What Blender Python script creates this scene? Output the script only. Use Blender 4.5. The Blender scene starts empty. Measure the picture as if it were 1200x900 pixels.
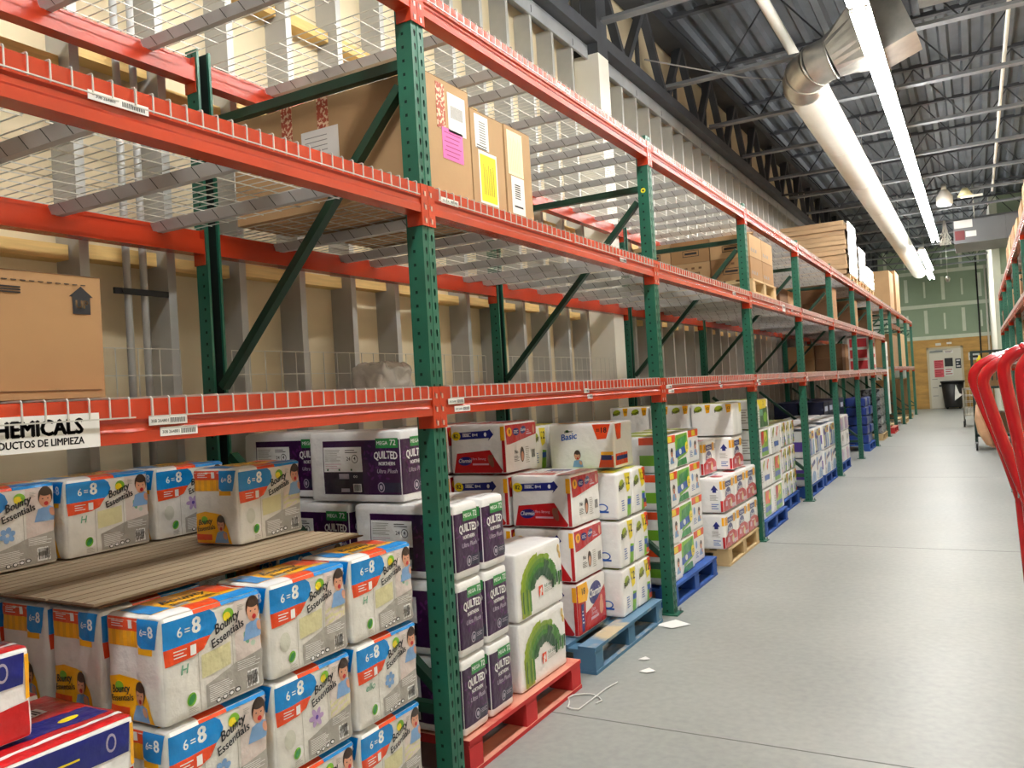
import bpy, bmesh, math, random
from mathutils import Vector, Matrix, noise
random.seed(7)
C = bpy.context.scene.collection
PI = math.pi
R = math.radians
P = 2.515                      # post pitch
LEV = (1.50, 2.25, 3.01)       # beam tops
ORD = ['first','second','third','fourth','fifth','sixth','seventh','eighth','ninth','tenth','eleventh','twelfth']

# ------------------------------------------------------------------ materials
MATS = {}
def hexc(h):
    h = h.lstrip('#'); c = [int(h[i:i+2],16)/255 for i in (0,2,4)]
    return tuple([(x/12.92 if x <= .04045 else ((x+.055)/1.055)**2.4) for x in c])+(1,)
def mat(name, col, rough=.5, metal=0, var=0, scale=8, bump=0, bscale=60, coat=0, col2=None, thr=None, spec=.5, trans=0, alpha=1, stretch=None):
    if name in MATS: return MATS[name]
    m = bpy.data.materials.new(name); m.use_nodes = True
    nt = m.node_tree; b = nt.nodes['Principled BSDF']
    c = hexc(col) if isinstance(col, str) else tuple(col)+(1,)
    b.inputs['Base Color'].default_value = c
    b.inputs['Roughness'].default_value = rough
    b.inputs['Metallic'].default_value = metal
    b.inputs['Coat Weight'].default_value = coat
    b.inputs['Coat Roughness'].default_value = .08
    b.inputs['Specular IOR Level'].default_value = spec
    if trans: b.inputs['Transmission Weight'].default_value = trans
    if alpha < 1: b.inputs['Alpha'].default_value = alpha
    tc = nt.nodes.new('ShaderNodeTexCoord')
    vec = tc.outputs['Object']
    if stretch:
        mp = nt.nodes.new('ShaderNodeMapping'); mp.inputs['Scale'].default_value = stretch
        nt.links.new(vec, mp.inputs['Vector']); vec = mp.outputs['Vector']
    if var or col2:
        n = nt.nodes.new('ShaderNodeTexNoise'); n.inputs['Scale'].default_value = scale; n.inputs['Detail'].default_value = 5
        nt.links.new(vec, n.inputs['Vector'])
        r = nt.nodes.new('ShaderNodeValToRGB')
        if col2:
            c2 = hexc(col2) if isinstance(col2, str) else tuple(col2)+(1,)
            t0, t1 = thr or (.4,.6)
            r.color_ramp.elements[0].position = t0; r.color_ramp.elements[0].color = c
            r.color_ramp.elements[1].position = t1; r.color_ramp.elements[1].color = c2
        else:
            r.color_ramp.elements[0].position = .3; r.color_ramp.elements[0].color = tuple(x*(1-var) for x in c[:3])+(1,)
            r.color_ramp.elements[1].position = .7; r.color_ramp.elements[1].color = tuple(min(1,x*(1+var)) for x in c[:3])+(1,)
        nt.links.new(n.outputs['Fac'], r.inputs['Fac']); nt.links.new(r.outputs['Color'], b.inputs['Base Color'])
    if bump:
        n2 = nt.nodes.new('ShaderNodeTexNoise'); n2.inputs['Scale'].default_value = bscale; n2.inputs['Detail'].default_value = 3
        nt.links.new(vec, n2.inputs['Vector'])
        bp = nt.nodes.new('ShaderNodeBump'); bp.inputs['Strength'].default_value = bump; bp.inputs['Distance'].default_value = .01
        nt.links.new(n2.outputs['Fac'], bp.inputs['Height']); nt.links.new(bp.outputs['Normal'], b.inputs['Normal'])
    MATS[name] = m; return m
def emis(name, col, s):
    m = bpy.data.materials.new(name); m.use_nodes = True; nt = m.node_tree
    b = nt.nodes['Principled BSDF']; b.inputs['Base Color'].default_value = (.8,.8,.8,1)
    b.inputs['Emission Color'].default_value = tuple(col)+(1,); b.inputs['Emission Strength'].default_value = s
    MATS[name] = m; return m
def film(name, col, **k):      # printed glossy plastic film
    return mat(name, col, rough=.28, coat=.5, bump=.5, bscale=26, **k)

green = mat('rack_green', '#1F5F4B', .36, var=.14, scale=6, bump=.05, bscale=200)
darkgreen = mat('brace_green', '#0F3A29', .42, var=.15, scale=6)
orange = mat('rack_orange', '#B83719', .27, var=.08, scale=5, bump=.03, bscale=120, coat=.25)
wire = mat('zinc_wire', '#C9C8C1', .40, .3)
channel = mat('galvanised_channel', '#C2C4C4', .45, .1, var=.12, scale=5)
stud_m = mat('galvanised_stud', '#B4B5B3', .45, .15, var=.12, scale=3)
stud_track = mat('galvanised_track', '#A3A8AC', .45, .2, var=.12, scale=4)
board = mat('tan_gypsum_paper', '#D8CAAB', .85, var=.10, scale=1.3)
timber = mat('pine_blocking', '#D8B673', .7, var=.16, scale=4, stretch=(1,1,14), bump=.1, bscale=20)
joist_m = mat('joist_steel', '#85888C', .5, .2, var=.12, scale=3)
steel_dark = mat('primer_steel', '#45484E', .6, .2, var=.2, scale=3)
deck_m = mat('roof_deck', '#5A6067', .5, .25, var=.22, scale=2)
white_paint = mat('white_paint', '#E9E6DC', .55, var=.05, scale=2)
card = mat('cardboard', '#9D7850', .8, var=.08, scale=3, bump=.06, bscale=30)
card_l = mat('cardboard_light', '#B5936A', .8, var=.08, scale=3, bump=.06, bscale=30)
card_d = mat('cardboard_dark', '#6B4C30', .85, var=.1, scale=3)
sheet_m = mat('tier_sheet', '#A5937A', .85, var=.08, scale=2)
paper = mat('white_paper', '#ECEAE6', .7)
ink = mat('black_ink', '#16151A', .7)
gink = mat('grey_ink', '#8A8886', .7)
plaster = mat('joint_compound', '#D5DCCB', .85, var=.05, scale=5)
greenboard = mat('green_drywall', '#94A68D', .85, var=.05, scale=1.5)
plywood = mat('plywood', '#BE9450', .7, var=.22, scale=2.5, stretch=(1,1,3.5), bump=.08, bscale=20)
ductw = mat('white_duct', '#E6E3D8', .45, .1, var=.04, scale=4)
ductz = mat('galvanised_duct', '#B9B6AE', .3, .8, var=.15, scale=7)
redtube = mat('red_enamel', '#C0141A', .25, 0, var=.1, scale=14, coat=.5)
black = mat('black_plastic', '#141416', .5)
chrome = mat('chrome', '#C9CBCC', .2, .9)
lamp = emis('fluorescent_tube', (1,.995,.965), 62)
lamp_h = emis('lamp_glass', (1,1,.96), 2.0)
# printing inks on film
W_ = film('film_white', '#F6F5F4'); 
W2 = film('film_clear_roll', '#E6E3DC', var=.05, scale=18)
BLUE = film('film_sky_blue', '#0088D6'); ORA = film('film_orange', '#EA4A18'); YEL = film('film_yellow', '#FAB400'); LYEL = film('film_lemon', '#F4DC1E')
GRY = film('film_grey', '#A9A49C'); NAVY = film('film_navy', '#15207A'); RED = film('film_red', '#C2161C'); PUR = film('film_purple', '#350A40')
PUR2 = film('film_plum', '#551A5E'); GRN = film('film_green', '#2D8F45'); LIME = film('film_lime', '#7DBB2C'); GRD = film('film_forest', '#1F5F2C'); OLV = film('film_olive', '#A3B51E')
LBLU = film('film_light_blue', '#7FA8D8'); MBLU = film('film_mid_blue', '#2C5EB8'); LIL = film('film_lilac', '#B79AC8'); VIO = film('film_violet', '#5B3BA0')
PINK = film('film_pink', '#D9B4C4'); SKIN = film('print_skin', '#D99B7C'); HAIR = film('print_hair', '#3A2418'); TXW = film('print_white', '#F4F4F2'); TXK = film('print_black', '#18161C')
CREAM = film('print_pale_yellow', '#DCD6A6'); GOLD = film('print_gold', '#DDB45E'); BGRN = film('print_soft_green', '#6FA88A'); NGRY = film('print_slate', '#2A2B45'); SILV = film('print_silver', '#B9AFC0')

# ------------------------------------------------------------------ mesh helper
class MB:
    def __init__(s): s.v=[]; s.f=[]; s.m=[]; s.mats=[]; s.sm=[]
    def mi(s, m):
        if m not in s.mats: s.mats.append(m)
        return s.mats.index(m)
    def quad(s, pts, m, smooth=False):
        n = len(s.v); s.v += [tuple(p) for p in pts]; s.f.append(tuple(range(n, n+len(pts)))); s.m.append(s.mi(m)); s.sm.append(smooth)
    def box(s, x0,x1,y0,y1,z0,z1, m, rot=None, o=(0,0,0)):
        c = [(x,y,z) for x in (x0,x1) for y in (y0,y1) for z in (z0,z1)]
        if rot is not None: c = [tuple(rot @ Vector(p) + Vector(o)) for p in c]
        n = len(s.v); s.v += c; k = s.mi(m)
        for q in ((0,1,3,2),(4,6,7,5),(0,4,5,1),(2,3,7,6),(0,2,6,4),(1,5,7,3)):
            s.f.append(tuple(n+i for i in q)); s.m.append(k); s.sm.append(False)
    def bar(s, a, b, w, h, m, up=(0,0,1)):
        a=Vector(a); b=Vector(b); d=(b-a); L=d.length; d.normalize()
        u=Vector(up); r=d.cross(u)
        if r.length<1e-4: r=d.cross(Vector((1,0,0)))
        r.normalize(); u=r.cross(d)
        n=len(s.v); k=s.mi(m)
        for p in (a,b):
            for sx,sy in ((-1,-1),(1,-1),(1,1),(-1,1)): s.v.append(tuple(p+r*sx*w/2+u*sy*h/2))
        for q in ((0,1,2,3),(7,6,5,4),(0,4,5,1),(1,5,6,2),(2,6,7,3),(3,7,4,0)):
            s.f.append(tuple(n+i for i in q)); s.m.append(k); s.sm.append(False)
    def tube(s, pts, r, m, n=8, cap=True, smooth=True):
        pts=[Vector(p) for p in pts]; k=s.mi(m); base=len(s.v); prev=None
        rr = r if isinstance(r,(list,tuple)) else [r]*len(pts)
        for i,p in enumerate(pts):
            if i==0: d=pts[1]-p
            elif i==len(pts)-1: d=p-pts[i-1]
            else: d=(pts[i+1]-p).normalized()+(p-pts[i-1]).normalized()
            d.normalize()
            if prev is None:
                a=Vector((0,0,1)) if abs(d.z)<.9 else Vector((1,0,0))
                u=d.cross(a).normalized()
            else: u=(prev-d*prev.dot(d)).normalized()
            prev=u; w=d.cross(u)
            for j in range(n):
                t=2*PI*j/n+PI/n; s.v.append(tuple(p+(u*math.cos(t)+w*math.sin(t))*rr[i]))
        for i in range(len(pts)-1):
            for j in range(n):
                a=base+i*n+j; b=base+i*n+(j+1)%n
                s.f.append((a,b,b+n,a+n)); s.m.append(k); s.sm.append(smooth)
        if cap:
            s.f.append(tuple(base+j for j in range(n))[::-1]); s.m.append(k); s.sm.append(False)
            e=base+(len(pts)-1)*n; s.f.append(tuple(e+j for j in range(n))); s.m.append(k); s.sm.append(False)
    def prism(s, prof, axis, a, b, m, smooth=False):   # closed 2-D profile swept along an axis
        k=s.mi(m); n=len(s.v); N=len(prof)
        for t in (a,b):
            for (p,q) in prof:
                s.v.append((t,p,q) if axis=='x' else (p,t,q) if axis=='y' else (p,q,t))
        for i in range(N):
            j=(i+1)%N; s.f.append((n+i,n+j,n+N+j,n+N+i)); s.m.append(k); s.sm.append(smooth)
        s.f.append(tuple(n+i for i in range(N))[::-1]); s.m.append(k); s.sm.append(False)
        s.f.append(tuple(n+N+i for i in range(N))); s.m.append(k); s.sm.append(False)
    def mesh(s, name):
        me = bpy.data.meshes.new(name); me.from_pydata(s.v, [], s.f)
        for m in s.mats: me.materials.append(m)
        me.polygons.foreach_set('material_index', s.m); me.polygons.foreach_set('use_smooth', s.sm)
        me.update(); return me
    def build(s, name, parent=None, fix=True):
        me = s.mesh(name)
        if fix: fixn(me)
        return link(name, me, parent)
def fixn(me):
    bm=bmesh.new(); bm.from_mesh(me); bmesh.ops.recalc_face_normals(bm, faces=bm.faces); bm.to_mesh(me); bm.free()
def link(name, me, parent=None, loc=None, rz=0):
    o = bpy.data.objects.new(name, me); C.objects.link(o)
    if parent: o.parent = parent
    if loc: o.location = loc
    if rz: o.rotation_euler.z = rz
    return o
def tag(o, label=None, cat=None, group=None, kind=None):
    if label: o['label'] = label
    if cat: o['category'] = cat
    if group: o['group'] = group
    if kind: o['kind'] = kind
    return o
def empty(name, loc, label, cat, group=None, rz=0):
    o = bpy.data.objects.new(name, None); C.objects.link(o); o.location = loc; o.rotation_euler.z = rz
    o.empty_display_size = .1
    return tag(o, label, cat, group)
def copy_tree(o, parent=None):
    c = o.copy(); C.objects.link(c)
    if parent: c.parent = parent
    for ch in list(o.children): copy_tree(ch, c)
    return c
def bevel(o, w=.004, seg=2):
    md = o.modifiers.new('bevel','BEVEL'); md.width = w; md.segments = seg; md.limit_method='ANGLE'
    return o

# ------------------------------------------------------------------ text
_T = {}
def text_geo(s, bold=0, res=2):
    key=(s,bold,res)
    if key in _T: return _T[key]
    cu = bpy.data.curves.new('t','FONT'); cu.body=s; cu.size=1; cu.resolution_u=res; cu.align_x='CENTER'; cu.align_y='CENTER'; cu.fill_mode='BOTH'
    ob = bpy.data.objects.new('t', cu); C.objects.link(ob)
    bpy.context.view_layer.update()
    dg = bpy.context.evaluated_depsgraph_get(); me = bpy.data.meshes.new_from_object(ob.evaluated_get(dg))
    v=[(p.co.x,p.co.y) for p in me.vertices]; f=[tuple(p.vertices) for p in me.polygons]
    bpy.data.objects.remove(ob); bpy.data.curves.remove(cu); bpy.data.meshes.remove(me)
    if bold:
        V=[];F_=[]
        for dx,dy in ((0,0),(-bold,0),(bold,0),(0,bold*.6),(0,-bold*.6)):
            n=len(V); V+=[(x+dx,y+dy) for x,y in v]; F_+=[tuple(i+n for i in q) for q in f]
        v,f=V,F_
    _T[key]=(v,f); return v,f
def put_text(mb, s, origin, ux, uy, size, m, bold=0, off=0, shear=0, sx=1, fit=0):
    o=Vector(origin); ux=Vector(ux); uy=Vector(uy); n=ux.cross(uy)
    v,f=text_geo(s,bold); b=len(mb.v); k=mb.mi(m)
    if fit: sx=fit/size/(max(p[0] for p in v)-min(p[0] for p in v))
    for x,y in v: mb.v.append(tuple(o+ux*((x+shear*y)*size*sx)+uy*(y*size)+n*off))
    for q in f: mb.f.append(tuple(b+i for i in q)); mb.m.append(k); mb.sm.append(False)

# ------------------------------------------------------------------ wrapped packs
class Pack:
    """soft shrink-wrapped pack. faces: F=+x (u along +y), S=-y (u along +x), T=top (u +y, v -x), B=+y, K=-x"""
    def __init__(s, W, D, H, rf=3, rs=2, amp=.006, r=.022, body=None, rows=1, seed=1, puff=.004, layered=0):
        s.W,s.D,s.H,s.rf,s.rs,s.amp,s.r,s.rows,s.seed,s.puff=W,D,H,rf,rs,amp*.8,r*.62,rows,seed,puff*.35
        s.mb=MB(); s.body=body or W_
        dims={'F':(W,H,rf),'S':(D,H,rs),'T':(W,D,0),'B':(D,H,rs),'K':(W,H,rf),'U':(W,D,0)}
        for fc,(a,b,k) in dims.items():
            nu=max(10,k*9); nv=max(14,14*rows)
            if fc in 'TU': nu=nv=16
            if fc=='U': nu=nv=3
            base=len(s.mb.v); kk=s.mb.mi(s.body)
            for j in range(nv+1):
                for i in range(nu+1): s.mb.v.append(tuple(s.surf(fc, s.ez(i/nu)*a, s.ez(j/nv)*b)))
            for j in range(nv):
                for i in range(nu):
                    q=base+j*(nu+1)+i; s.mb.f.append((q,q+1,q+nu+2,q+nu+1)); s.mb.m.append(kk); s.mb.sm.append(True)
    def ez(s,t): return t-.35*math.sin(2*PI*t)/(2*PI)      # denser near the edges
    def surf(s, fc, u, v, off=0):
        W,D,H,r=s.W,s.D,s.H,s.r
        if fc=='F': p=Vector((D/2,u-W/2,v)); n=Vector((1,0,0)); k=s.rf; t=u/W; tv=v/H
        elif fc=='S': p=Vector((u-D/2,-W/2,v)); n=Vector((0,-1,0)); k=s.rs; t=u/D; tv=v/H
        elif fc=='B': p=Vector((D/2-u,W/2,v)); n=Vector((0,1,0)); k=s.rs; t=u/D; tv=v/H
        elif fc=='K': p=Vector((-D/2,W/2-u,v)); n=Vector((-1,0,0)); k=s.rf; t=u/W; tv=v/H
        elif fc=='T': p=Vector((D/2-v,u-W/2,H)); n=Vector((0,0,1)); k=0; t=u/W; tv=v/D
        else: p=Vector((D/2-v,u-W/2,0)); n=Vector((0,0,-1)); k=0; t=u/W; tv=v/D
        q=Vector((max(-D/2+r,min(D/2-r,p.x)),max(-W/2+r,min(W/2-r,p.y)),max(r,min(H-r,p.z))))
        d=p-q
        if d.length>1e-6: nn=d.normalized(); p=q+nn*r
        else: nn=n
        win=lambda x: min(1,max(0,min(x,1-x)*7))
        w=win(t)*win(tv); h=0
        if k: h=(abs(math.sin(PI*k*max(0,min(1,t))))**.6-1)*s.amp*win(tv)
        if s.rows>1 and k: h+=(abs(math.sin(PI*s.rows*max(0,min(1,tv))))**.5-1)*s.amp*.7*win(t)
        h+=s.puff*w*(.5+math.sin(PI*max(0,min(1,t)))*math.sin(PI*max(0,min(1,tv))))*(.0 if fc=='U' else 1)
        nz=noise.noise(Vector((p.x*14+s.seed*3.7,p.y*14,p.z*14)))*.0028+noise.noise(Vector((p.x*45+s.seed,p.y*45,p.z*45)))*.0012
        if fc!='U': p=p+nn*(h*(1 if d.length<1e-6 else .3))+nn*nz*min(1,p.z/.03)
        if fc=='T': p.z+= .0015*math.sin(PI*t)*math.sin(PI*tv)
        return p+nn*off
    def _emit(s, fc, pts2, faces, m, layer):
        b=len(s.mb.v); k=s.mb.mi(m); off=.0012+.0006*layer
        for u,v in pts2: s.mb.v.append(tuple(s.surf(fc,u,v,off)))
        for q in faces: s.mb.f.append(tuple(b+i for i in q)); s.mb.m.append(k); s.mb.sm.append(True)
    def rect(s, fc,u0,v0,u1,v1,m,layer=0,skew=0):
        nu=max(1,int(abs(u1-u0)/.008)); nv=max(1,int(abs(v1-v0)/.012))
        pts=[(u0+(u1-u0)*i/nu, v0+(v1-v0)*j/nv+skew*(i/nu-.5)) for j in range(nv+1) for i in range(nu+1)]
        fs=[(j*(nu+1)+i,j*(nu+1)+i+1,(j+1)*(nu+1)+i+1,(j+1)*(nu+1)+i) for j in range(nv) for i in range(nu)]
        s._emit(fc,pts,fs,m,layer)
    def poly(s, fc, pts, m, layer=0, cut=.014):
        bm=bmesh.new(); vs=[bm.verts.new((x,y,0)) for x,y in pts]; bm.faces.new(vs)
        bmesh.ops.triangulate(bm, faces=bm.faces[:])
        for _ in range(5):
            e=[x for x in bm.edges if x.calc_length()>cut]
            if not e: break
            bmesh.ops.subdivide_edges(bm, edges=e, cuts=1); bmesh.ops.triangulate(bm, faces=[f for f in bm.faces if len(f.verts)>3])
        bm.verts.index_update()
        s._emit(fc,[(v.co.x,v.co.y) for v in bm.verts],[tuple(v.index for v in f.verts) for f in bm.faces],m,layer); bm.free()
    def ell(s, fc,cu,cv,ru,rv,m,layer=0,rot=0,n=20):
        c,sn=math.cos(rot),math.sin(rot)
        pts=[(cu,cv)]; fs=[]; rings=max(1,int(max(ru,rv)/.012))
        for k in range(1,rings+1):
            for i in range(n):
                t=2*PI*i/n; x=ru*math.cos(t)*k/rings; y=rv*math.sin(t)*k/rings; pts.append((cu+c*x-sn*y,cv+sn*x+c*y))
        for i in range(n): fs.append((0,1+i,1+(i+1)%n))
        for k in range(rings-1):
            for i in range(n):
                a=1+k*n+i; b2=1+k*n+(i+1)%n; fs.append((a,a+n,b2+n,b2))
        s._emit(fc,pts,fs,m,layer)
    def text(s, fc, st, u, v, size, m, layer=1, rot=0, shear=0, bold=.02, sx=1, arc=0):
        vv,f=text_geo(st,bold); c,sn=math.cos(rot),math.sin(rot); pts=[]
        for x,y in vv:
            x2=(x+shear*y)*size*sx; y2=y*size
            if arc: y2+=-arc*x2*x2/size
            pts.append((u+c*x2-sn*y2, v+sn*x2+c*y2))
        s._emit(fc,pts,f,m,layer)
    def barcode(s, fc,u,v,w,h,layer=1,skew=0):
        s.rect(fc,u,v,u+w,v+h,TXW,layer)
        rnd=random.Random(int(u*1e4)); x=u+.1*w
        while x<u+.9*w:
            b=w*rnd.choice((.03,.05,.07)); s.rect(fc,x,v+h*.12,x+b,v+h*.9,TXK,layer+1); x+=b+w*rnd.choice((.03,.05))
    def lines(s, fc,u,v,w,h,n,m,layer=1):
        for i in range(n):
            y=v+h*(i+.3)/n; s.rect(fc,u,y,u+w*random.Random(i).uniform(.7,1),y+h/n*.35,m,layer)
    def child(s, fc,u,v,k,layer=2):           # printed picture of a small child in a blue top
        s.poly(fc,[(u-.030*k,v-.045*k),(u+.032*k,v-.045*k),(u+.026*k,v-.012*k),(u+.006*k,v-.004*k),(u-.020*k,v-.012*k)],LBLU,layer)
        s.ell(fc,u+.001*k,v+.020*k,.020*k,.026*k,HAIR,layer)
        s.ell(fc,u,v+.012*k,.0165*k,.021*k,SKIN,layer+1)
        s.ell(fc,u+.002*k,v+.030*k,.017*k,.009*k,HAIR,layer+2)
        s.ell(fc,u+.002*k,v+.001*k,.006*k,.0055*k,RED,layer+2)
        for d in (-.007,.007): s.ell(fc,u+d*k,v+.014*k,.0022*k,.0016*k,TXK,layer+2,n=8)
        s.ell(fc,u+.018*k,v-.022*k,.008*k,.012*k,SKIN,layer+1,rot=.4)
    def done(s, name):
        vs=s.mb.v; lo=[min(v[k] for v in vs) for k in range(3)]; hi=[max(v[k] for v in vs) for k in range(3)]; want=(s.D-.001,s.W-.001,s.H-.0005)
        sc=[want[k]/(hi[k]-lo[k]) for k in range(3)]
        s.mb.v=[((v[0]-(lo[0]+hi[0])/2)*sc[0],(v[1]-(lo[1]+hi[1])/2)*sc[1],(v[2]-lo[2])*sc[2]+.0005) for v in vs]
        return s.mb.mesh(name)

def roll_prints(p, fc, seed):
    rnd=random.Random(seed*7+1); L=p.W; n=3
    for i in range(n):
        u=L*(i+.5)/n; k=(seed+i*2)%5 if i else 9
        if k==0 and seed%4==3:
            for a in range(6):
                t=a*PI/3; p.ell(fc,u+.018*math.cos(t),.125+.016*math.sin(t),.014,.008,LIL,1,rot=t,n=12)
            p.ell(fc,u,.125,.007,.007,VIO,2,n=10)
        elif k==1: p.ell(fc,u-.01,.155,.008,.018,BGRN,1,n=12,rot=.3); p.ell(fc,u+.012,.135,.009,.008,film('print_mist','#B9CDB9'),1,n=10)
        elif k in (2,4): p.rect(fc,u-.048,.095,u+.048,.155,CREAM,0,skew=.01)
        elif k==3 and seed%4==1:
            for a in range(6):
                t=a*PI/3+.3; p.ell(fc,u+.016*math.cos(t),.12+.016*math.sin(t),.011,.009,LBLU,1,rot=t,n=10)
        elif k==9: p.text(fc,'ello' if seed%2 else 'H',u+.01,.13,.034,BGRN,1,shear=.2) if seed%4 in (1,2) else p.ell(fc,u,.10,.022,.028,film('print_ring','#D2D2C4'),0)
        else: p.rect(fc,u-.048,.10,u+.048,.165,film('print_blush','#DFCFC8'),0,skew=.01)
    for i in (1,2): p.rect(fc,L*i/3-.0012,.012,L*i/3+.0012,.19,film('print_seam','#B9B4AA'),0)

def towel_pack(seed):
    W,D,H=.335,.225,.275; p=Pack(W,D,H,3,2,amp=.017,seed=seed,body=W2,r=.026)
    # aisle face
    p.poly('F',[(.006,.262),(.006,.192),(.15,.196),(.166,.208),(.174,.228),(.166,.25),(.15,.262)],BLUE,0)
    p.text('F','6',.055,.226,.036,TXW,1,bold=.02); p.text('F','=',.079,.226,.032,TXW,1); p.text('F','8',.108,.231,.058,TXW,1,bold=.035)
    p.poly('F',[(.006,.192),(.010,.150),(.10,.156),(.128,.166),(.142,.190),(.15,.196)],ORA,0)
    p.rect('F',.085,.160,.104,.186,TXW,1); p.lines('F',.035,.162,.04,.024,3,TXW,1)
    p.rect('F',.012,.262,.10,.275,W_,1); p.rect('F',.10,.262,.19,.275,ORA,1); p.rect('F',.19,.262,.332,.275,BLUE,1)
    p.ell('F',.212,.232,.020,.018,LIME,1); p.ell('F',.206,.229,.014,.012,LYEL,2)
    p.text('F','Bounty',.205,.215,.036,TXK,4,rot=.28,shear=.35,bold=.03,sx=.86)
    p.text('F','Essentials',.205,.184,.032,TXK,4,rot=.28,shear=.12,bold=.025,sx=.95)
    p.lines('F',.245,.232,.02,.018,4,GRY,1)
    p.rect('F',.232,.10,.322,.262,film('print_blush2','#DDD0CA'),0); p.child('F',.296,.205,1.28)
    p.poly('F',[(.128,.012),(.328,.012),(.328,.112),(.232,.098),(.128,.070)],GRY,1); p.lines('F',.137,.022,.085,.045,9,W_,2); p.lines('F',.235,.072,.08,.026,5,W_,2)
    p.barcode('F',.262,.018,.045,.045)
    for k in range(4): p.ell('F',.165+.022*k,.020+.002*k,.009,.007,TXK,2); p.ell('F',.165+.022*k,.020+.002*k,.006,.0045,W_,3)
    p.ell('F',.088,.050,.021,.020,W_,1); p.ell('F',.082,.050,.015,.017,LIME,2,rot=-.4); p.ell('F',.082,.050,.009,.014,GRN,3,rot=-.7); p.lines('F',.070,.012,.032,.016,4,GRY,1)
    roll_prints(p,'F',seed)
    # camera-side face
    p.rect('S',.004,.236,.135,.270,ORA,0); p.lines('S',.03,.243,.05,.018,3,TXW,1); p.rect('S',.098,.242,.112,.264,TXW,1)
    for k in range(9): p.rect('S',.004+.0145*k,.196,.004+.0145*(k+1),.236,YEL if k%2 else film('film_amber','#E9A516'),0)
    p.poly('S',[(.135,.270),(.135,.205),(.15,.196),(.20,.196),(.218,.27)],BLUE,1); p.text('S','6=',.160,.235,.026,TXW,2); p.text('S','8',.188,.238,.042,TXW,2,bold=.03)
    p.rect('S',.135,.180,.19,.197,YEL,0)
    p.poly('S',[(.012,.006),(.008,.112),(.06,.122),(.140,.112),(.170,.060),(.185,.006)],YEL,0)
    p.ell('S',.055,.092,.016,.013,LIME,1); p.text('S','Bounty',.06,.085,.028,TXK,3,rot=.12,shear=.3,bold=.03,sx=.85); p.text('S','Essentials',.062,.062,.023,TXK,3,rot=.12,bold=.025)
    p.child('S',.135,.060,1.1); p.rect('S',.012,.006,.09,.04,ORA,1)
    # top
    p.rect('T',.02,.03,.31,.20,YEL,0); p.rect('T',.0,.004,.10,.05,W_,1); p.rect('T',.10,.004,.19,.045,ORA,1); p.rect('T',.19,.004,.33,.05,BLUE,1)
    p.rect('T',.02,.06,.08,.19,BLUE,1); p.rect('T',.25,.08,.31,.20,ORA,1)
    p.text('T','Bounty',.17,.13,.05,TXK,2,shear=.3,bold=.03); p.text('T','Essentials',.17,.085,.036,TXK,2,bold=.03); p.rect('T',.09,.055,.14,.075,GRY,2)
    # far side like the aisle face, plain
    p.rect('B',.01,.196,.21,.27,BLUE,0); p.rect('B',.01,.12,.21,.17,YEL,0)
    p.rect('K',.01,.196,.16,.262,BLUE,0); p.rect('K',.01,.155,.15,.196,ORA,0)
    return p.done('paper_towel_pack')

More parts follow.
